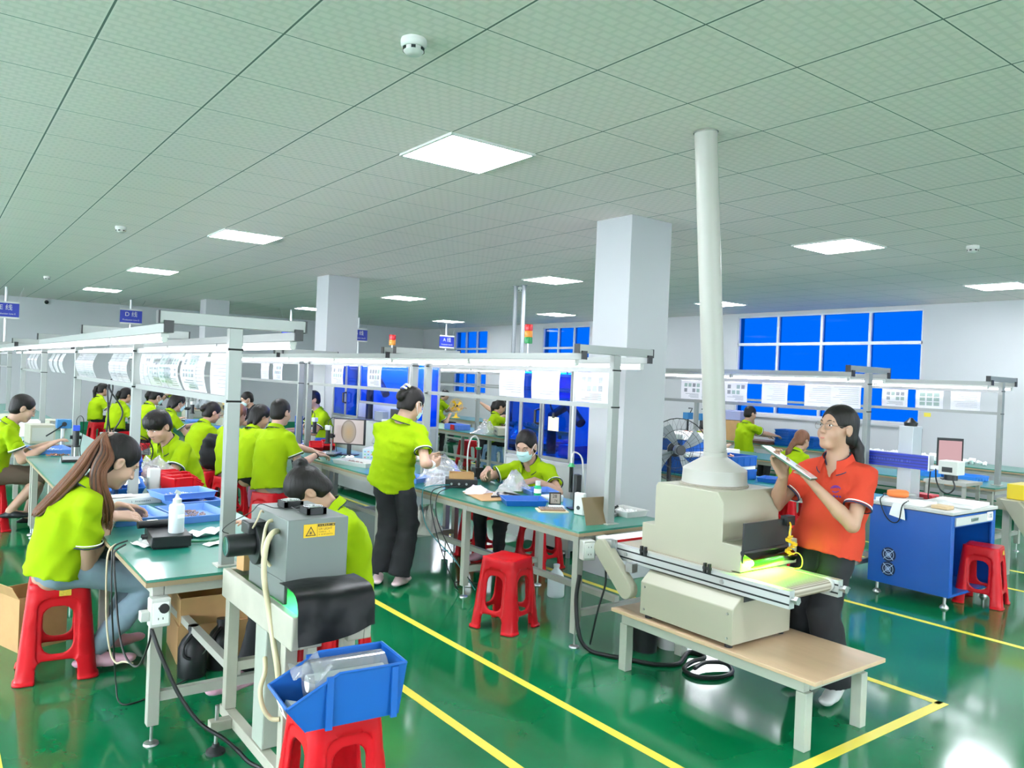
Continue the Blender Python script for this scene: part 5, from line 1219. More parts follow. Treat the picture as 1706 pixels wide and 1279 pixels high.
for i, (x, y, l) in enumerate(((.36, 2.60, 'left blue bin with a label behind the ponytailed woman'), (.58, 2.66, 'blue bin of crumpled paper behind the ponytailed woman'))):
    t = thing('storage_bin', l, 'bin', (x, y, Z0), PI/2+.1, 'blue bins on the first bench'); bin_mesh(t, .24, .17, .11, BLUE); MB().box((-.118, 0, .045), (.0015, .06, .03), (0, -.3, 0)).build('label_card', PAPER, t)
scrap('crumpled papers heaped in the blue bin', .60, 2.68, .16, .12, .3, Z0+.06, amp=.06)
for i in range(3):
    t = thing('storage_bin', ['bottom', 'middle', 'top'][i]+' dark blue bin of the stack beside the white carton', 'bin', (.66, 3.02, Z0+i*.075), PI/2, 'stacked dark blue bins'); bin_mesh(t, .2, .14, .085, mat('bin_navy', '2148a8', .4))
t = thing('white_carton', 'flat white carton with printed side behind the parts trays', 'carton', (.55, 2.30, Z0), .10); MB().bb((-.15, -.09, 0), (.15, .09, .04)).build('box_body', WHITE, t, bev=.002); glyphs('print_marks', 12, .13, .012, NAVY, t, frame((.03, -.0904, .02), (1, 0, 0), (0, 0, 1)), 9)
scrap('sheet of white paper on the flat white carton', .48, 2.31, .16, .13, .1, Z0+.0415, amp=.006)
tag(MB().bb((.72, 2.66, Z0), (.80, 2.72, Z0+.17)).build('white_bottle', WHITE, bev=.01), 'tall narrow white carton beside the red bins', 'carton')
heap('wood_plugs', 'scatter of small brown parts beside the flat white carton', .72, 2.36, Z0, .07, .05, 40, mat('parts_brown', '8a6a4a', .6))
def bag(label, x, y, z, r, hgt, m=BAG, seed=1, nm='plastic_bag', cat='plastic bag'):
    rg = random.Random(seed); b = MB(); rings = []; ph = [rg.uniform(0, 6) for _ in range(6)]
    for i in range(11):
        v = i/10; ring = []
        for k in range(26):
            a = 2*PI*k/26; rr = r*(1.05-v*.75)*(1+.16*math.sin(3*a+ph[0]+v*3)+.12*math.sin(5*a+ph[1]-v*6)+.08*math.sin(9*a+ph[2]+v*9)); ring.append(V((rr*math.cos(a), rr*.8*math.sin(a), max(.001, hgt*v*(1+.14*math.sin(2*a+ph[3])+.1*math.sin(7*a+ph[4]))))))
        rings.append(ring)
    b.loft(rings); o = b.build(nm, m, loc=(x, y, z), smooth=55); return tag(o, label, cat)
bag('crumpled clear plastic bag before the young man with the fringe', .86, 3.18, Z0, .17, .17)
bag('pink rag inside the clear bag on the first bench', .90, 3.12, Z0, .07, .09, mat('rag_pink', 'd94f6a', .8), 4, 'pink_rag', 'cloth')
# far end of the first bench: glasses man's press and microscope stand
tray('blue tray before the man with glasses', .44, 5.60, lx=.34, ly=.5, rz=.1); heap('metal_parts', 'copper coloured parts beside the tray of the man with glasses', .47, 5.22, Z0, .10, .05, 60, mat('copper_parts', 'a8745c', .4, .5))
heap('metal_parts', 'pale parts in the tray of the man with glasses', .46, 5.66, Z0+.005, .1, .14, 60, PAPER)
def microscope(label, x, y, rz, sc_=1., blue=False):
    t = thing('microscope_stand', label, 'microscope', (x, y, Z0), rz)
    MB().bb((-.11, -.15, 0), (.11, .15, .022)).build('base_plate', BLACK, t, bev=.003); MB().bb((-.1, -.14, .022), (.1, .14, .024)).build('base_top', mat('base_grey', '9a9c9c', .4, .3), t)
    MB().cyl((.0, .11, .022), (0, .11, .30), .012, n=16).build('pillar', STEEL, t)
    MB().box((0, .10, .20), (.05, .06, .05)).box((0, .04, .215), (.035, .10, .025)).build('focus_block', BLACK, t, bev=.004); MB().cyl((-.045, .1, .20), (.045, .1, .20), .018, n=16).build('focus_knob', DARK, t)
    c = MB().cyl((0, -.03, .14), (0, -.03, .27), .025, n=20).cyl((0, -.03, .125), (0, -.03, .14), .036, n=20).build('zoom_tube', BLACK, t)
    MB().bb((-.028, -.058, .27), (.028, -.002, .32)).build('camera_block', mat('cam_blue', '2a4fc0', .4) if blue else WHITE, t, bev=.003)
    MB().tube([(0, -.03, .32), (0, -.02, .37), (.03, .06, .40), (.06, .14, .36), (.06, .18, .25), (.04, .16, .1), (.05, .17, .01)], .0035, 6, 5).build('camera_cable', CABLE, t)
    return t
microscope('microscope stand with blue camera in front of the ponytailed woman\'s row', .56, 4.80, -.1, blue=True)
t = thing('bench_press', 'small blue hand press with a lever before the man with glasses', 'press', (.60, 5.95, Z0))
MB().bb((-.08, -.07, 0), (.08, .07, .03)).build('base', DARK, t); MB().cyl((0, .03, .03), (0, .03, .28), .02).build('column', STEEL, t); MB().box((0, -.0, .25), (.13, .12, .09)).build('press_head', mat('press_blue', '2a74a8', .45), t, bev=.004); MB().cyl((0, -.04, .2), (0, -.04, .12), .012).build('ram', STEEL, t); MB().tube([(.0, -.062, .25), (-.06, -.07, .2), (-.16, -.08, .13)], .007).build('lever', DARK, t); MB().cyl((0, -.05, .25), (0, -.075, .25), .022).build('hub', DARK, t)
t = thing('instrument', 'cream instrument box with slots on the first bench', 'instrument', (.46, 6.6, Z0), .1); MB().bb((-.12, -.14, 0), (.12, .14, .20)).build('case', IVORY, t, bev=.006)
MB().bb((-.1, -.1425, .03), (.1, -.1405, .17)).build('front_panel', CREAM, t)
for i in range(4): tag(MB().bb((-.12, -.16, 0), (.12, .16, .045)).build('foam_box', FOAM, loc=(.42, 7.5, Z0+.0455*i), bev=.004), 'white foam box, number %s up in the stack behind the man with glasses' % ['one', 'two', 'three', 'four'][i], 'box', 'white foam boxes on the first bench')
t = thing('hanging_controller', 'grey controller hung on black cables from the rail over the first bench', 'controller', (.60, 3.45, .86)); MB().bb((-.06, -.05, 0), (.06, .05, .22)).build('housing', mat('ctrl_grey', '7f8487', .4, .4), t, bev=.004)
for dx, l in ((-.05, .03), (.0, -.02), (.03, .05)): MB().tube([(dx*.5, -.02, .22), (dx+l, -.03, .38), (dx*.3-l*.4, -.01, .55), (-.0, 0, .63)], .006, 6, 6).build('cable', CABLE, t)
MB().tube([(.0, -.054, .2), (-.03, -.058, .05), (.02, -.06, .02), (.03, -.056, .2)], .006, 6, 6).build('cable_loop', CABLE, t)
t = thing('desk_fan', 'round black wire fan behind the ponytailed woman\'s head', 'fan', (.80, 3.50, Z0), .0)
MB().lathe([(.08, 0), (.07, .02), (.015, .03), (.013, .10)]).build('base', BLACK, t)
def fanhead(t, r, z, ax, m, mb, n=26, deep=.09, y0=0.):
    R = V((0, 0, 1)).rotation_difference(V(ax)).to_matrix(); P = lambda a, q, h: V((0, y0, z))+R @ V((q*math.cos(a), q*math.sin(a), h))
    g = MB()
    for q, h in ((r, 0), (r*.66, deep*.42), (r*.33, deep*.5), (r, -.01), (r*.6, -deep*.45)): g.tube([P(2*PI*k/28, q, h) for k in range(28)], .0022 if q < r else .004, 5, 0, True)
    for k in range(n):
        a = 2*PI*k/n; g.tube([P(a, r*.12, deep*.5), P(a, r*.7, deep*.4), P(a, r, 0), P(a, r*.7, -deep*.42), P(a, r*.12, -deep*.5)], .0011, 4)
    g.build('wire_guard', m, t)
    b = MB()
    for k in range(4):
        a = 2*PI*k/4
        b.sheet([[P(a-.35+.55*j/5+.2*i/5, r*(.16+.70*i/5), .015-.03*j/5) for j in range(6)] for i in range(6)], .003)
    b.lathe([(r*.14, -.03), (r*.16, .02), (r*.08, .035)], (0, y0, z), R, 16); b.build('blades', mb, t)
    MB().lathe([(r*.2, -deep*.5-.06), (r*.24, -deep*.5), (r*.1, -deep*.45)], (0, y0, z), R, 16).build('motor', BLACK, t)
    MB().lathe([(r*.16, 0), (r*.15, .006), (.001, .008)], P(0, 0, deep*.5), R, 18).build('centre_badge', BLACK, t)
fanhead(t, .13, .20, (.1, -1, .1), BLACK, mat('fan_grey', '6a7072', .4)); 
# under the first bench
def carton(label, x, y, z, dx, dy, dz, rz, open_=False):
    t = thing('cardboard_box', label, 'box', (x, y, z), rz, None); th = .004
    b = MB().bb((-dx, -dy, 0), (dx, dy, th)).bb((-dx, -dy, th), (-dx+th, dy, dz)).bb((dx-th, -dy, th), (dx, dy, dz)).bb((-dx+th, -dy, th), (dx-th, -dy+th, dz)).bb((-dx+th, dy-th, th), (dx-th, dy, dz))
    b.build('box_walls', CARD, t)
    if not open_: MB().bb((-dx, -dy, dz), (dx, dy, dz+th)).build('lid', CARD, t); MB().bb((-.025, -dy-.0005, dz+th), (.025, dy+.0005, dz+th+.0005)).build('tape', mat('tape', 'c9a468', .2), t)
    else:
        for s in (-1, 1): MB().box((s*(dx+.02), 0, dz+.03), (.004, dy*2, .08), (0, s*.5, 0)).build('flap', CARD, t)
    return t
carton('lower brown carton under the first bench', .80, 1.42, 0, .19, .2, .20, -.1); carton('upper open brown carton under the first bench', .79, 1.42, .205, .18, .19, .15, -.05, True)
carton('opened brown carton standing behind the ponytailed woman\'s stool', -.02, 2.02, 0, .13, .15, .30, .35, True)
for x, y, l in ((.62, 1.05, 'black jug with handle under the first bench, nearer one'), (.78, 1.10, 'black jug with handle under the first bench, farther one')):
    t = thing('jug', l, 'jug', (x, y, 0), .2, 'black jugs under the first bench')
    MB().lathe([(.068, 0), (.072, .01), (.072, .15), (.055, .19), (.024, .225), (.022, .24)], n=24).build('body', BLACK, t); MB().cyl((0, 0, .24), (0, 0, .262), .027, n=18).build('cap', BLACK, t)
    MB().tube([(-.02, -.03, .225), (-.07, -.045, .18), (-.07, -.05, .13), (-.04, -.06, .11)], .008, 8, 4).build('handle', BLACK, t); MB().tube([(.02, -.03, .225), (.06, -.05, .17), (.02, -.066, .125), (-.04, -.06, .11)], .004, 6, 4).build('wire_bail', STEEL, t)
def socket(label, x, y, z, rz, s=1.):
    t = thing('power_socket', label, 'power socket', (x, y, z), rz); MB().bb((-.04*s, -.03, -.06), (.04*s, .03, .06)).build('socket_box', WHITE, t, bev=.006); MB().bb((-.032*s, -.034, -.045), (.032*s, -.0305, .045)).build('face_plate', PAPER, t, bev=.003)
    q = MB()
    for zz in (-.022, .022):
        for xx in (-.009, .009): q.box((xx, -.0345, zz), (.003, .002, .009))
    q.build('outlet_slots', BLACK, t); return t
t = socket('white power socket with a black plug on the near leg of the first bench', .272, .296, .585, .0); MB().cyl((.012, -.03, .02), (.012, -.042, .02), .02, n=16).build('black_plug', BLACK, t); MB().bb((-.075, -.025, -.03), (-.041, .02, .01)).build('side_plug', WHITE, t, bev=.003)
cable('black lead running from the socket down to the curing machine base', [(.24, .27, .52), (.27, .22, .42), (.33, .16, .27), (.40, .10, .16), (.48, .04, .10), (.53, .0, .05), (.56, -.06, .02), (.62, -.2, .012)], .0085)
cable('black cable dropping from the bench edge to the socket leg', [(.25, .9, .75), (.195, .84, .735), (.185, .80, .70), (.185, .74, .58), (.19, .66, .42), (.2, .55, .33), (.22, .4, .33), (.24, .31, .45), (.245, .30, .52)], .0045)
cable('second black cable dropping from the controller to the floor', [(.27, .96, .755), (.205, .92, .74), (.19, .88, .68), (.19, .85, .5), (.21, .88, .3), (.23, .9, .1), (.24, .85, .012), (.30, .82, .006), (.45, .9, .006), (.6, 1.0, .006)], .004)
cable('beige cable hanging beside the black ones at the first bench', [(.23, 1.02, .73), (.188, .98, .68), (.188, .95, .4), (.2, .9, .25), (.22, .86, .2), (.24, .8, .22), (.26, .7, .24)], .0045, CABLEW)
# --- second bench, near unit
t = thing('power_supply', 'black power supply box under the small open carton on the second bench', 'power supply', (2.99, 2.16, Z0), -.55); MB().bb((-.13, -.10, .004), (.13, .10, .07)).build('housing', BLACK, t, bev=.003)
q = MB()
for x in (-.08, -.02, .04): q.cyl((x, -.1005, .035), (x, -.112, .035), .009, n=12)
q.build('terminal', STEEL, t); MB().bb((-.12, -.09, 0), (.12, .09, .004)).build('foot', RUB, t)
t = carton('small shallow open carton on the black power supply', 2.99, 2.16, Z0+.071, .10, .075, .045, -.55)
[bpy.data.objects.remove(c) for c in list(t.children) if c.name.startswith(('lid', 'tape'))]
heap('metal_parts', 'dark clips heaped in the small shallow carton', 2.99, 2.16, Z0+.0765, .06, .05, 60, DARK)
bag('big crumpled clear bag beside the standing woman', 3.0, 2.50, Z0, .22, .20, BAG, 7); bag('small clear bag in front of the big crumpled one', 2.82, 2.30, Z0, .09, .06, BAG, 9)
tray('blue tray at the hip of the standing woman', 2.80, 2.56, lx=.26, ly=.2, rz=.4); heap('black_clips', 'black clips on the tray near the standing woman', 2.80, 2.55, Z0+.005, .05, .04, 24, BLACK)
cable('dark bag and cables in the tray behind the clear bag', [(2.95, 2.8, .735), (3.0, 2.74, .76), (3.08, 2.8, .74), (3.15, 2.72, .745), (3.2, 2.78, .735)], .012, mat('navy_bag', '1c2438', .5), 'bag', name='cable_bundle')
tag(MB().box((0, 0, .004), (.34, .42, .006)).build('cardboard_sheet', CARD, loc=(2.93, 1.62, Z0)), 'flat cardboard sheet under the tangle on the second bench', 'cardboard').rotation_euler = (0, 0, -.25)
bag('pale pink zip bag on the flat cardboard sheet', 2.90, 1.80, Z0+.008, .11, .05, mat('bag_pinkish', 'e6d9dd', .4, alpha=.85), 11); bag('crumpled silver bag in front of the masked woman', 3.2, 1.72, Z0+.03, .12, .13, BAG, 13); bag('flat clear bag on the cardboard sheet', 3.03, 1.62, Z0+.008, .10, .05, BAG, 17)
cable('tangle of black leads on the cardboard sheet', [(2.86, 1.55, .735), (2.95, 1.48, .745), (3.05, 1.55, .735), (2.98, 1.62, .75), (2.9, 1.5, .75), (3.02, 1.45, .74), (3.1, 1.5, .735), (3.0, 1.58, .755)], .007)
tray('empty-looking blue tray with a black clip on the second bench', 2.94, 1.26, lx=.30, ly=.24, rz=-.45, m=BLUE); scrap('white card in the blue tray with the clip', 2.90, 1.27, .07, .06, .2, Z0+.006, amp=.002)
tag(MB().tube([(-.025, 0, .006), (0, .006, .006), (.03, 0, .006)], .006).build('black_clip', BLACK, loc=(2.96, 1.27, Z0+.005)), 'black clip in the blue tray on the second bench', 'clip')
tray('blue tray under the masked woman\'s left hand', 3.35, 1.58, lx=.22, ly=.26, rz=-.35); 
t = thing('bottle', 'small bottle of green liquid with a white cap', 'bottle', (3.215, 1.44, Z0)); MB().lathe([(.026, 0), (.028, .004), (.028, .085), (.018, .098)], n=22).build('bottle_body', GREENL, t); MB().cyl((0, 0, .098), (0, 0, .13), .019, n=20).build('cap', WHITE, t); MB().lathe([(.0285, .04), (.0285, .072)], n=22, cap=False).build('label', PAPER, t)
tag(MB().bb((-.07, -.05, 0), (.07, .05, .05)).build('white_tub', MILK, loc=(3.21, 1.26, Z0), bev=.006), 'translucent white tub behind the blue tray on the second bench', 'tub')
t = thing('thermometer_clock', 'small black digital thermometer reading 28', 'clock', (3.12, 1.12, Z0), -.55); MB().box((0, .0, .048), (.085, .014, .09), (-.12, 0, 0)).build('frame', BLACK, t, bev=.003); MB().box((0, -.0085, .049), (.068, .002, .070), (-.12, 0, 0)).build('display', mat('lcd', 'a3968c', .3), t)
text_mesh('digits', '28', .034, BLACK, t, frame((-.004, -.0082, .066), (1, 0, 0), (0, .12, 1))); text_mesh('digits', '74', .024, BLACK, t, frame((.004, -.0120, .034), (1, 0, 0), (0, .12, 1)))
tag(MB().bb((-.055, -.03, 0), (.055, .03, .022)).build('clear_case', MILK, loc=(3.03, 1.00, Z0), bev=.004), 'small clear case in front of the digital thermometer', 'case').rotation_euler = (0, 0, -.5)
t = thing('dispenser_stand', 'tall black dispenser stand with a green valve and white hose', 'dispenser', (3.16, .93, Z0), -.4); MB().bb((-.02, -.03, 0), (.02, .03, .245)).build('column', BLACK, t, bev=.004); MB().bb((-.06, -.05, 0), (.06, .05, .008)).build('base', BLACK, t); MB().cyl((-.05, 0, .12), (-.05, 0, .30), .014).build('syringe', SCREEN, t); MB().cyl((-.05, 0, .30), (-.05, 0, .325), .03, .012, n=16).build('valve', mat('valve_green', '1f8a50', .4), t); MB().cyl((-.05, 0, .325), (-.05, 0, .36), .008).build('nipple', STEEL, t)
MB().tube([(-.05, 0, .36), (-.03, .01, .40), (.03, .02, .36), (.05, .02, .22), (.06, .03, .1), (.10, .04, .01)], .006, 8, 6).build('hose', WHITE, t)
t = thing('brown_pad', 'studded brown pad on a pale board at the bench edge', 'pad', (2.95, .95, Z0), -.5); MB().bb((-.105, -.075, 0), (.105, .075, .006)).build('board', mat('pale_board', 'd9c9a8', .6), t); MB().bb((-.085, -.058, .006), (.085, .062, .016)).build('pad_block', mat('pad_brown', '8a6e55', .6), t)
q = MB()
for i in range(11):
    for j in range(7): q.cyl((-.075+.015*i, -.045+.015*j, .016), (-.075+.015*i, -.045+.015*j, .021), .004, .002, 6)
q.build('stud', mat('stud_grey', '8b8580', .4, .4), t, kind='stuff')
tag(MB().prism([(0, 0), (.008, 0), (.072, .165), (.064, .165)], 'x', -.10, .10).build('leaning_board', mat('panel_brown', '6f5f42', .45), loc=(2.90, .415, Z0)), 'brown board leaning against the near white post of the second bench', 'board').rotation_euler = (0, 0, -.12)
t = thing('white_machine', 'white slim appliance behind the leaning brown board', 'appliance', (3.02, .74, Z0), .2); MB().bb((-.018, -.04, 0), (.018, .04, .15)).build('case', WHITE, t, bev=.008); MB().cyl((-.0185, .0, .05), (-.022, 0, .05), .014).build('dial', BLACK, t)
t = thing('clamp_jig', 'small aluminium jig with two black clamps behind the post', 'jig', (3.22, .62, Z0), .5); MB().bb((-.09, -.025, 0), (.09, .025, .02)).build('bar', ALU, t)
for x in (-.04, .01): MB().tube([(x, 0, .02), (x, 0, .05), (x+.02, -.02, .065)], .009, 8).build('clamp', BLACK, t)
tray('white tray heaped with wrapped parts at the bench corner', 3.33, .62, lx=.20, ly=.24, m=WHITE, grp=None); heap('wrapped_parts', 'white wrapped parts heaped in the corner tray', 3.33, .62, Z0+.005, .075, .09, 90, PAPER, .02)
t = thing('suction_pen', 'black suction pen hanging from a white arched hose, beyond the clear bag', 'tool', (3.36, 2.55, Z0)); MB().tube([(-.06, -.02, 0), (-.07, -.02, .2), (-.05, -.02, .34), (.0, -.02, .38), (.04, -.02, .34), (.045, -.02, .28)], .007, 8, 6).build('hose', WHITE, t); MB().cyl((.045, -.02, .28), (.045, -.02, .26), .03, .02).build('valve', MATS['valve_green'], t); MB().cyl((.045, -.02, .26), (.045, -.02, .10), .016).build('pen_body', BLACK, t); MB().bb((.0, -.05, 0), (.09, .01, .10)).build('holder', BLACK, t)
socket('white double socket on the corner leg of the second bench', 2.68, .285, .61, -.25); socket('second white socket beside the corner leg of the second bench', 2.80, .275, .625, .1)
cable('black lead hanging from the second socket to the floor', [(2.80, .25, .56), (2.80, .24, .4), (2.77, .26, .25), (2.75, .30, .02)], .006)
cable('first black lead hanging from the power supply under the second bench', [(2.90, 2.08, .745), (2.68, 2.0, .75), (2.585, 1.96, .70), (2.585, 1.9, .5), (2.62, 1.75, .2), (2.7, 1.7, .02), (2.8, 1.9, .02), (2.95, 1.8, .02)], .004)
cable('second black lead hanging from the power supply under the second bench', [(2.93, 2.04, .745), (2.7, 1.92, .75), (2.59, 1.88, .70), (2.59, 1.84, .5), (2.66, 1.6, .2), (2.8, 1.5, .02)], .004)
cable('teal lead hanging from the power supply under the second bench', [(2.88, 2.13, .745), (2.66, 2.1, .75), (2.58, 2.08, .70), (2.585, 2.0, .45), (2.66, 1.7, .25), (2.75, 1.55, .05)], .004, mat('cable_teal', '2a7f86', .4))
t = thing('jug', 'white plastic jug on the floor under the second bench', 'jug', (3.30, 1.28, 0)); MB().lathe([(.06, 0), (.065, .01), (.065, .13), (.05, .175), (.022, .205), (.02, .22)], n=24).build('body', MILK, t); MB().cyl((0, 0, .22), (0, 0, .24), .024, n=18).build('cap', WHITE, t)
bag('white bag of foam scraps under the bench behind the standing woman', 2.95, 2.66, .262, .15, .20, mat('foam_bag', 'e6e2da', .6, bump=.4, bscale=30), 21)
# --- second bench, monitor unit
microscope('microscope stand with white camera before the monitor', 2.94, 4.70, -.7)
heap('metal_parts', 'silver parts on the black base of the microscope before the monitor', 2.90, 4.55, Z0+.025, .07, .07, 60, STEEL)
t = thing('monitor', 'monitor showing a magnified oval brown part, second bench', 'monitor', (3.14, 4.62, Z0), -.95)
MB().bb((-.19, -.012, .115), (.19, .02, .395)).build('bezel', BLACK, t, bev=.003); MB().bb((-.02, .0, .01), (.02, .02, .13)).build('stand_neck', BLACK, t); MB().bb((-.09, -.06, 0), (.09, .08, .01)).build('stand_foot', BLACK, t, bev=.003)
SCM = mat('screen_picture', 'b9a9a4', .2); nt, b, L = nodes(SCM); tc = nt.nodes.new('ShaderNodeTexCoord'); mp = nt.nodes.new('ShaderNodeMapping'); mp.inputs['Location'].default_value = (0, 0, -.255*7.6); mp.inputs['Scale'].default_value = (10.5, 0, 7.6)
gr = nt.nodes.new('ShaderNodeTexGradient'); gr.gradient_type = 'SPHERICAL'; L.new(tc.outputs['Object'], mp.inputs[0]); L.new(mp.outputs[0], gr.inputs[0])
rp = nt.nodes.new('ShaderNodeValToRGB'); e = rp.color_ramp.elements; e[0].position = 0; e[0].color = (*srgb('c9bcb8'), 1); e[1].position = 1; e[1].color = (*srgb('b08a52'), 1)
for p_, c_ in ((.03, 'b5a6a0'), (.08, '6f5a4a'), (.16, '9a8a78'), (.5, 'a48c66')): k = e.new(p_); k.color = (*srgb(c_), 1)
L.new(gr.outputs['Fac'], rp.inputs[0]); b.inputs['Base Color'].default_value = (.02, .02, .02, 1); L.new(rp.outputs[0], b.inputs['Emission Color']); b.inputs['Emission Strength'].default_value = SCREEN_E
MB().bb((-.178, -.0135, .128), (.178, -.0122, .384)).build('screen', SCM, t)
for i, (x, y, m, l) in enumerate(((3.18, 5.25, RED, 'red bin behind the microscope and monitor'), (3.20, 5.48, BLUE, 'blue bin behind the red one near the monitor'), (2.98, 5.12, RED, 'second red bin near the monitor'))):
    t = thing('storage_bin', l, 'bin', (x, y, Z0), 1.2); bin_mesh(t, .2, .14, .10, m)
t = thing('test_instrument', 'white instrument with coloured buttons beside the standing woman', 'instrument', (3.22, 4.14, Z0), -.75); MB().bb((-.10, -.14, .006), (.10, .14, .125)).build('case', WHITE, t, bev=.006); MB().bb((-.095, -.1425, .012), (.095, -.1405, .12)).build('front_panel', mat('panel_blue', 'c5d6df', .4), t)
for i in range(5):
    for j in range(3): MB().box((-.07+.035*i, -.1435, .035+.03*j), (.02, .002, .012)).build('button', [mat('btn_red', 'd98a86', .4), mat('btn_green', '8fc7a0', .4), mat('btn_blue', '7d9fd6', .4)][(i+j) % 3], t)
for x in (-.08, .08): MB().bb((x-.01, -.12, 0), (x+.01, .12, .006)).build('foot', RUB, t)
t = tray('white tray with small fittings on the second bench', 2.86, 3.78, lx=.26, ly=.5, rz=.25, m=WHITE, grp=None); heap('fittings', 'small brass and dark fittings on the white tray', 2.85, 3.9, Z0+.005, .08, .15, 90, PARTS)
scrap('white cloth beside the monitor stand', 3.0, 4.35, .12, .1, .3, amp=.03)
t = thing('arbor_press', 'tall blue arbor press in front of the watch man', 'press', (3.02, 5.75, Z0), -.4); MB().bb((-.07, -.1, 0), (.07, .1, .03)).build('base', PCAB, t); MB().prism([(.0, .03), (.08, .03), (.08, .34), (-.09, .36), (-.09, .27), (.0, .25)], 'x', -.045, .045).build('press_frame', PCAB, t, bev=.005); MB().cyl((0, -.06, .27), (0, -.06, .14), .016).build('ram', STEEL, t); MB().tube([(.05, -.04, .31), (.09, -.04, .36), (.12, -.03, .44)], .009).build('lever', DARK, t)
# further trays and boxes down the rows
for i, (x, y) in enumerate(((2.85, 6.6), (2.9, 8.2), (2.9, 9.6), (2.9, 11.7), (2.9, 13.8))): tray('blue tray on the second bench row before the %s worker beyond the watch man' % ORD[i], x, y, lx=.3, ly=.4)
for i, (x, y) in enumerate(((3.2, 7.6), (3.2, 9.0), (3.2, 11.0), (.75, 8.4), (.45, 9.6))):
    t = thing('instrument', 'pale instrument case on a far bench, %s of five from the near end' % ORD[i], 'instrument', (x, y, Z0), .2*i); MB().bb((-.13, -.15, .0), (.13, .15, .13)).build('case', IVORY, t, bev=.005); MB().bb((-.11, -.1525, .02), (.11, -.1505, .11)).build('front_panel', CREAM, t)
for i, (x, y) in enumerate(((.5, 9.), (3.0, 12.6), (2.9, 10.0), (3.3, 6.0))): microscope('microscope stand on a far bench, %s from the near end' % ORD[i], x, y, .4)
t = thing('straw_fan', 'round straw coloured desk fan on the second bench row', 'fan', (3.05, 8.75, Z0)); MB().lathe([(.09, 0), (.02, .03), (.015, .18)]).build('base', CREAM, t); fanhead(t, .16, .30, (-.3, -1, .1), mat('straw', 'c9ad6a', .5), mat('straw_pale', 'dcc68a', .5), 20)
# --- glass enclosures
BG = film('blue_pane', (.0, .30, .98), .04, .05)
def enclosure(label, x, y0, y1, dx, h, mods, low):
    t = thing('glass_enclosure', label, 'machine enclosure', (x+dx/2, (y0+y1)/2, 0)); T = W(t.location); f = MB(T); k = .03
    for xx in (x, x+dx-k):
        for yy in (y0, y1-k): f.bb((xx, yy, 0), (xx+k, yy+k, h))
        f.bb((xx, y0+k, h-k), (xx+k, y1-k, h)); f.bb((xx, y0+k, low-k), (xx+k, y1-k, low))
    for yy in (y0, y1-k): f.bb((x+k, yy, h-k), (x+dx-k, yy+k, h)); f.bb((x+k, yy, low-k), (x+dx-k, yy+k, low))
    f.build('frame', ALU, t); lowp = MB(T).bb((x+.006, y0+.006, .06), (x+dx-.006, y1-.006, low-.032)).build('lower_cabinet', mat('enclosure_grey', 'b9bebd', .45), t)
    MB(T).bb((x+.03, y0+.03, low-.031), (x+dx-.03, y1-.03, low-.01)).build('deck', mat('deck_grey', '4a4f55', .4, .5), t)
    MB(T).bb((x+.03, y0+.03, h-.015), (x+dx-.03, y1-.03, h-.003)).build('roof_panel', MATS['enclosure_grey'], t)
    for a, b_, z0, door in mods:
        p = MB(T).bb((x+.010, a, z0), (x+.014, b_, h-k)).build('pane', BG, t); e = MB(T)
        for yy in (a-.012, b_-.012): e.bb((x-.004, yy, z0-.02), (x+.01, yy+.024, h-k))
        e.bb((x-.004, a, z0-.03), (x+.01, b_, z0)); e.build('pane_frame', RAIL, p)
        if door is not None: MB(T).tube([(x-.006, door, 1.20), (x-.05, door, 1.21), (x-.05, door, 1.33), (x-.006, door, 1.34)], .013, 8).build('handle', BLACK, p)
    MB(T).bb((x+k, y0+.010, low), (x+dx-k, y0+.014, h-k)).build('side_pane', BG, t); MB(T).bb((x+dx-.02, y0+k, low), (x+dx-.010, y1-k, h-k)).build('back_panel', MATS['enclosure_grey'], t); MB(T).cyl((x+.12, y0+.1, h-.035), (x+.12, y1-.1, h-.035), .014).build('inner_lamp', emis('enclosure_lamp', 'eef4ff', 45.), t)
    for yy in (y0+.2, y1-.2):
        for xx in (x+.1, x+dx-.1): MB(T).lathe([(.045, 0), (.04, .02), (.015, .06)], (xx, yy, 0), n=16).build('levelling_foot', STEEL, t)
    # robot gantry inside
    ym = (y0+y1)/2; MB(T).bb((x+dx*.4, ym-.12, low), (x+dx*.6, ym+.12, low+.12)).build('fixture_block', mat('fixture_grey', '8f979c', .4, .4), t)
    MB(T).tube([(x+dx*.5, ym+.35, low), (x+dx*.5, ym+.35, low+.4), (x+dx*.5, ym+.1, low+.52), (x+dx*.45, ym-.15, low+.35)], .05, 12).build('robot_arm', DARK, t)
    return t
enclosure('blue-glass machine enclosure right behind the masked woman', 4.20, 2.18, 3.22, .95, 1.80, ((2.22, 2.62, .90, None), (2.66, 2.96, .90, 2.68), (2.98, 3.18, .90, None)), .86)
enclosure('blue-glass machine enclosure behind the monitor', 4.05, 4.95, 7.15, .42, 1.79, ((4.99, 6.28, 1.25, None), (6.34, 6.70, 1.04, 6.68), (6.72, 7.10, 1.04, None)), 1.0)
t = thing('hanging_tag', 'cream notice card clipped to the frame of the near blue-glass enclosure', 'notice', (4.17, 2.42, 1.22)); MB().bb((-.006, -.075, -.07), (-.002, .075, .06)).build('card', mat('notice', 'e9e2c0', .6), t); MB().bb((-.012, -.015, .05), (.0, .015, .1)).build('clip', BLACK, t)
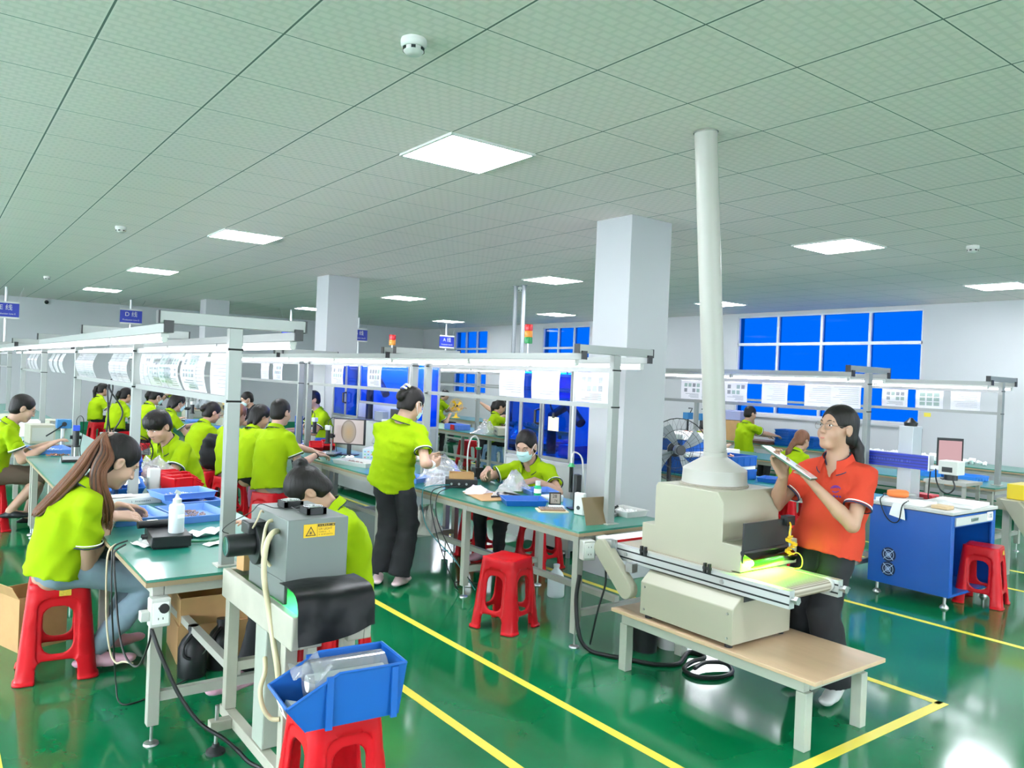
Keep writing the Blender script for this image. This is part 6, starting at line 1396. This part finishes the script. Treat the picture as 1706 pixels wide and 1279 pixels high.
def tower(label, x, y, z0, z, cols):
    t = thing('signal_tower', label, 'signal light', (x, y, z0)); h = z-z0; MB().cyl((0, 0, 0), (0, 0, h), .012).build('pole', STEEL, t)
    for i, (n_, c_) in enumerate(cols): MB().lathe([(.04, 0), (.042, .005), (.042, .06), (.04, .065)], (0, 0, h+.066*i), n=20).build('lamp_'+n_, mat('lamp_'+n_, c_, .25), t, label='%s signal lamp' % n_)
tower('red, orange and green signal light above the near blue-glass enclosure', 4.42, 3.18, 1.80, 1.99, (('green', '12904a'), ('orange', 'e8902a'), ('red', 'd8202a')))
tower('red and orange signal light above the enclosure behind the monitor', 4.15, 5.62, 1.79, 1.98, (('orange', 'e8902a'), ('red', 'd8202a')))
for x, y, l in ((6.42, 6.10, 'left of two grey conduit poles dropping from the ceiling'), (6.42, 5.90, 'right of two grey conduit poles dropping from the ceiling')):
    t = thing('conduit_pole', l, 'conduit', (x, y, 3.)); MB().cyl((0, 0, 0), (0, 0, -1.15), .03, n=14).build('pipe', mat('conduit_grey', '8b9094', .5), t); MB().cyl((0, 0, -.002), (0, 0, -.012), .05, n=16).build('ceiling_plate', MATS['conduit_grey'], t)
t = thing('test_machine', 'grey test machine with black top unit behind the standing woman', 'machine', (3.62, 4.3, 0)); MB().bb((-.16, -.2, 0), (.16, .2, 1.12)).build('cabinet', MATS['enclosure_grey'], t, bev=.006); MB().bb((-.1, -.13, 1.125), (.08, .12, 1.24)).build('top_unit', BLACK, t, bev=.006); MB().box((-.2, 0, .93), (.12, .3, .2), (0, .5, 0)).build('sloped_panel', mat('panel_grey', '9aa19e', .4), t); MB().bb((-.163, .05, 1.02), (-.161, .14, 1.08)).build('warning_sticker', YEL, t)
# standing fan behind the pillar
t = thing('pedestal_fan', 'black pedestal fan standing right behind the near white pillar', 'fan', (5.02, 1.74, 0)); MB().lathe([(.2, 0), (.19, .02), (.03, .04)], n=28).build('base', BLACK, t); MB().cyl((0, 0, .04), (0, 0, 1.0), .02).build('pole', BLACK, t); fanhead(t, .29, 1.03, (-.55, -1, .05), BLACK, mat('fan_blade_grey', '9da3a6', .3, alpha=.8), 30, .16, -.1)
# --- third row: crates
def crate(label, x, y, z, lx, ly, h, m, rz=0.):
    t = thing('plastic_crate', label, 'crate', (x, y, z), rz, 'crates on the bench behind the exhaust pipe'); b = MB(); th = .006
    b.bb((-lx/2, -ly/2, 0), (lx/2, ly/2, th))
    for s in (-1, 1): b.bb((s*lx/2-th/2, -ly/2, th), (s*lx/2+th/2, ly/2, h)); b.bb((-lx/2+th/2, s*ly/2-th/2, th), (lx/2-th/2, s*ly/2+th/2, h)); b.box((0, s*(ly/2+.004), h-.01), (lx+.02, .012, .02)); b.box((s*(lx/2+.004), 0, h-.01), (.012, ly, .02))
    for i in range(5):
        for s in (-1, 1): b.box((-lx/2+lx*i/4, s*(ly/2+.003), h*.45), (.012, .008, h*.85))
    b.build('shell', m, t); return t
crate('lowest blue crate under a white slab behind the exhaust pipe', 5.88, 1.72, Z0, .42, .32, .10, BLUE); tag(MB().bb((-.21, -.16, 0), (.21, .16, .035)).build('foam_slab', FOAM, loc=(5.88, 1.72, Z0+.1005), bev=.006), 'white slab between two blue crates', 'foam slab')
crate('upper blue crate heaped with copper parts behind the exhaust pipe', 5.88, 1.70, Z0+.137, .40, .30, .10, BLUE, .05); heap('copper_parts', 'copper coloured parts heaped in the upper blue crate', 5.88, 1.70, Z0+.175, .15, .11, 120, mat('copper_light', 'd9a584', .45, .3), .02, 'metal parts', .06)
crate('navy crate with a white lid beside the pedestal fan', 5.9, 2.35, Z0, .46, .5, .17, PCAB); tag(MB().bb((-.24, -.26, 0), (.24, .26, .05)).build('foam_slab', FOAM, loc=(5.9, 2.35, Z0+.172), bev=.008), 'white lid slab on the navy crate beside the fan', 'foam slab')
crate('upper navy crate topped by white foam, beside the fan', 5.9, 2.38, Z0+.225, .46, .46, .12, PCAB); tag(MB().bb((-.25, -.25, 0), (.25, .25, .06)).build('foam_slab', FOAM, loc=(5.9, 2.38, Z0+.347), bev=.008), 'thick white foam on the topmost navy crate', 'foam slab')
tag(MB().bb((-.12, -.14, 0), (.12, .14, .13)).build('white_case', WHITE, loc=(6.18, 2.05, Z0+.13), bev=.006), 'white case right of the exhaust pipe, behind the copper parts', 'case'); tag(MB().bb((-.14, -.16, 0), (.14, .16, .128)).build('carton', FOAM, loc=(6.18, 2.05, Z0), bev=.004), 'white foam block under the white case', 'foam block')
tray('blue tray with dark screws at the end of the third bench', 6.12, 1.32, lx=.26, ly=.34, rz=.3, m=BLUE); heap('screws', 'dark red screws in the tray at the end of the third bench', 6.12, 1.32, Z0+.005, .07, .09, 60, mat('screws_red', '6b3d3a', .4, .4))
# --- pale bench with files and monitor, window bench
for i, (x, y, l) in enumerate(((8.62, .66, 'right blue file box on the pale bench'), (8.62, 1.02, 'left blue file box on the pale bench'))): crate(l, x, y, Z0, .3, .32, .055, mat('file_blue', '2f86e0', .4))
t = thing('monitor', 'black monitor with a pink screen behind the laser head', 'monitor', (7.62, .40, .80), -.95); t.scale = (.68, .68, .86); MB().bb((-.17, -.012, .12), (.17, .03, .48)).build('bezel', BLACK, t, bev=.003); MB().bb((-.15, -.0135, .15), (.15, -.0122, .45)).build('screen', emis('pink_screen', 'e3b9bd', .36), t); MB().bb((-.02, 0, 0), (.02, .02, .13)).build('stand_neck', BLACK, t); MB().bb((-.1, -.08, 0), (.1, .08, .012)).build('stand_foot', BLACK, t)
t = thing('computer_desk', 'narrow steel table under the pink-screened monitor', 'table', (7.62, .36, 0)); MB().bb((-.18, -.2, .77), (.18, .2, .7995)).build('tabletop', CREAM, t)
for sx in (-1, 1):
    for sy in (-1, 1): MB().bb((sx*.15-.015, sy*.17-.015, 0), (sx*.15+.015, sy*.17+.015, .77)).build('leg', CREAM, t)
for i in range(6): tray('blue tray, %s up in the stack under the big blue window' % ORD[i], 10.72, 4.30, Z0+.044*i, .32, .26, 0, .042, PCAB)
for i in range(4): tray('blue tray, %s up in the second stack under the big blue window' % ORD[i], 10.72, 3.85, Z0+.044*i, .32, .26, 0, .042, PCAB)
tag(MB().bb((-.2, -.3, 0), (.2, .3, .05)).build('parts_board', mat('dark_board', '5a3a2a', .5), loc=(10.6, 4.75, Z0)), 'dark brown board under the reaching man\'s hands', 'board')
heap('white_parcels', 'row of white wrapped parcels along the window bench', 10.75, 2.2, Z0, .2, .9, 110, PAPER, .06, 'parcels', .04)
t = carton('tan carton standing on the window bench behind the reaching man', 10.75, 5.35, Z0, .2, .25, .34, 0)
tag(MB().bb((-.2, -.25, 0), (.2, .25, .16)).build('grey_crate', mat('crate_violet', '8f93b8', .5), loc=(10.75, 5.35, Z0+.35), bev=.006), 'lavender grey crate on the tan carton', 'crate')
for i, y in enumerate((6.0, 6.25)):
    t = thing('bench_press', ['left', 'right'][i]+' small blue press on the window bench left of the exhaust pipe', 'press', (10.6, 6.28-.3*i, Z0)); MB().bb((-.06, -.06, 0), (.06, .06, .03)).build('base', DARK, t); MB().cyl((0, 0, .03), (0, 0, .4), .02).build('column', DARK, t); MB().bb((-.07, -.06, .30), (.07, .06, .42)).build('press_head', MATS['press_blue'], t); MB().tube([(0, -.05, .42), (.05, -.05, .5), (-.05, -.05, .5)], .01).build('lever', DARK, t)
tag(MB().bb((-.1, -.18, 0), (.1, .18, .09)).build('orange_case', MATS['tool_orange'], loc=(10.45, 6.1, Z0), bev=.006), 'orange box in front of the two small blue presses', 'box')
f = SDF((-.2, -.2, -.02), (.2, .2, .5), .008); f.el((0, 0, .2), (.13, .11, .21), k=0); f.el((.03, .02, .12), (.14, .13, .13), k=.04); f.rc((-.05, -.06, .33), (.05, .05, .36), .06, .05, .04); f.plane((0, 0, 0), (0, 0, -1))
tag(f.mesh('backpack', BLACKC, ad=.03, fold=.008), 'black cloth bag slumped on the empty red stool between two seated women', 'bag').location = (2.04, 5.80, .462)
# yellow fan and sack far away
t = thing('box_fan', 'yellow round desk fan on the farthest bench', 'fan', (8.75, 11.2, Z0), .3); MB().lathe([(.1, 0), (.03, .03), (.02, .1)]).build('base', GOLD, t); fanhead(t, .15, .26, (-.6, -1, 0), GOLD, GOLD, 22, .1)
for i, (x, y) in enumerate(((6.75, 6.3), (6.7, 7.1), (6.75, 9.6))): bag('clear bag of parts on the fan bench, %s from its near end' % ORD[i], x, y, Z0, .2, .18, BAG, 30+i)
t = thing('instrument', 'long pale instrument with a slot on the near end of the fan bench', 'instrument', (6.80, 6.75, Z0), -.5); MB().bb((-.14, -.26, .01), (.14, .26, .13)).build('case', IVORY, t, bev=.005); MB().bb((-.143, -.12, .05), (-.1405, .12, .08)).build('slot', BLACK, t); MB().bb((-.12, -.2, 0), (.12, .2, .01)).build('foot', RUB, t)
crate('blue and red box of clear bags on the fan bench', 6.72, 8.0, Z0, .24, .4, .09, mat('crate_periwinkle', '5a7fd6', .45)); tag(MB().bb((-.004, -.06, 0), (0, .06, .085)).build('red_plate', RED, loc=(6.588, 7.95, Z0)), 'red plate on the blue box of clear bags', 'plate')
t = thing('arbor_press', 'tall blue arbor press on the near end of the fan bench', 'press', (6.85, 5.62, Z0), -.6); MB().bb((-.09, -.12, 0), (.09, .12, .04)).build('base', PCAB, t); MB().prism([(.0, .04), (.10, .04), (.10, .42), (-.11, .44), (-.11, .34), (.0, .31)], 'x', -.055, .055).build('press_frame', PCAB, t, bev=.005); MB().tube([(.0, -.04, .40), (-.05, -.03, .52), (-.07, -.02, .60)], .012).build('lever', DARK, t); MB().lathe([(.018, 0), (.024, .03), (.012, .05)], (-.07, -.02, .59), n=14).build('red_knob', RED, t)
tray('blue tray on the near corner of the fan bench', 6.75, 5.25, lx=.3, ly=.36, m=BLUE)
heap('tan_parts', 'spread of tan parts on white boards, far window bench', 8.8, 9.2, Z0, .3, .9, 160, mat('tan_parts', 'c9a88e', .6), .04, 'parts', .03)
# cream conveyor corner at the right edge
t = thing('belt_conveyor', 'cream drive guard of another conveyor at the right edge of the photo', 'conveyor', (7.45, -.55, 0)); T = W(t.location); MB(T).prism([(-.15, .70), (-.30, .70), (-.62, .38), (-.55, .30), (-.42, .30)], 'x', 7.40, 7.45).build('drive_guard', IVORY, t, bev=.004); MB(T).bb((7.46, -1.3, .60), (7.9, -.1, .70)).build('side_frame', IVORY, t); MB(T).bb((7.5, -.2, 0), (7.56, -.14, .60)).bb((7.5, -1.2, 0), (7.56, -1.14, .6)).build('leg', CREAM, t)
tag(MB().bb((-.16, -.14, 0), (.16, .14, .14)).build('yellow_box', mat('yellow_wrap', 'd9c02a', .35), loc=(7.68, -.30, .701), bev=.006), 'yellow film-wrapped box on the cream conveyor at the right edge', 'box')
# --- document sleeves between the rails
INK = mat('print_ink', '8f9498', .7); INKG = mat('print_green', '9fb8ad', .7)
def doc(label, x, y, w_=.31, h_=.205, bow=.012, style=0, z=1.585, rz=0., side=-1):
    t = thing('document_sleeve', label, 'document', (x, y, z), rz, 'documents hanging between the bench rails')
    def P(a, b, o=0): return V((side*(bow*math.cos(PI*(b/h_))*1.0+o), a, b))
    na = 5; nb_ = 9; gr_ = lambda sx, o: [[P(w_*sx*(i/(na-1)-.5), h_*sx*(j/(nb_-1)-.5), o) for j in range(nb_)] for i in range(na)]
    MB().sheet(gr_(.97, .0), .0004).build('page', SHEETP, t); MB().sheet(gr_(1., .002), .0004).build('clear_sleeve', SLEEVE, t)
    k = MB(); k2 = MB(); rg = random.Random(int(y*100)+style)
    def patch(m_, a0, a1, b0, b1): m_.add([P(a0, b0, .0012), P(a1, b0, .0012), P(a1, b1, .0012), P(a0, b1, .0012)], [(0, 1, 2, 3)])
    if style == 0:
        for r in range(2):
            for c_ in range(4):
                if rg.random() < .85: patch(k if rg.random() < .6 else k2, -.11+.055*c_, -.07+.055*c_, .03-.055*r, .068-.055*r)
        for r in range(4): patch(k, -.1, rg.uniform(-.02, .1), -.045-.012*r, -.041-.012*r)
    elif style == 1:
        for r in range(9): patch(k, -.12, rg.uniform(.0, .12), .08-.018*r, .0825-.018*r)
    else:
        for r in range(3):
            for c_ in range(3): patch(k2, -.11+.077*c_, -.05+.077*c_, .03-.05*r, .07-.05*r)
    k.build('print', INK, t) if k.v else None
    if k2.v: k2.build('picture_print', INKG, t)
D2 = 'document on the second bench rail, '
for y, w_, st, l in ((1.51, .32, 1, D2+'over the clear bag, third from the near post'), (1.11, .32, 1, D2+'cream coloured, second from the near post'), (.63, .33, 0, D2+'with small pictures, beside the near post'), (4.62, .3, 0, D2+'above the monitor, left one'), (3.76, .3, 0, D2+'above the monitor, right one'), (6.4, .33, 0, D2+'left of the white posts, right one'), (6.86, .3, 1, D2+'left of the white posts, left one')): doc(l, 2.98, y, w_, style=st, bow=.006)
D1 = 'bowed document on the first bench rail, '
for i, (y, st, bw) in enumerate(((.62, 1, .006), (.98, 1, .02), (1.12, 0, .03), (1.42, 0, .035), (1.58, 2, .04), (1.72, 0, .042), (1.86, 0, .03), (2.05, 0, .02), (2.22, 1, .012))): doc(D1+'%s from the near post' % ORD[i], .58+.004*(i % 3), y, .30, style=st, bow=bw)
D3 = 'bowed document on the first bench rail beyond the second post, '
for i, y in enumerate((2.75, 2.95, 3.15, 4.1, 4.3, 4.5, 4.75)): doc(D3+'%s one' % ORD[i], .58, y, .26, style=1, bow=.035)
for i, y in enumerate((5.9, 6.3, 6.7, 8.2, 8.6, 9.0)): doc(D3.replace('second', 'third')+'%s one' % ORD[i], .58, y, .26, style=1, bow=.035)
D4 = 'document on the rail behind the red shirt, '
for y, st, l in ((1.72, 0, D4+'pictures on lavender paper, right of the pipe'), (1.27, 1, D4+'plain white, second right of the pipe'), (.81, 1, D4+'plain white, third right of the pipe'), (2.28, 0, D4+'left of the exhaust pipe'), (.55, 1, D4+'beside the near post')): doc(l, R1, y, .29, style=st, bow=.004)
D5 = 'document on the rail right of the laser column, '
for y, st, l in ((1.01, 2, D5+'with nine green pictures'), (.63, 1, D5+'plain white, near the far right post'), (1.40, 0, D5+'tilted grey sheet')): doc(l, R2, y, .31, style=st, bow=.004)
tag(MB().bb((-.001, -.05, -.03), (.001, .05, .03)).build('yellow_tag', YEL, loc=(11.4985, 2.45, 1.34)), 'small yellow tag at the corner of the big blue window', 'tag')
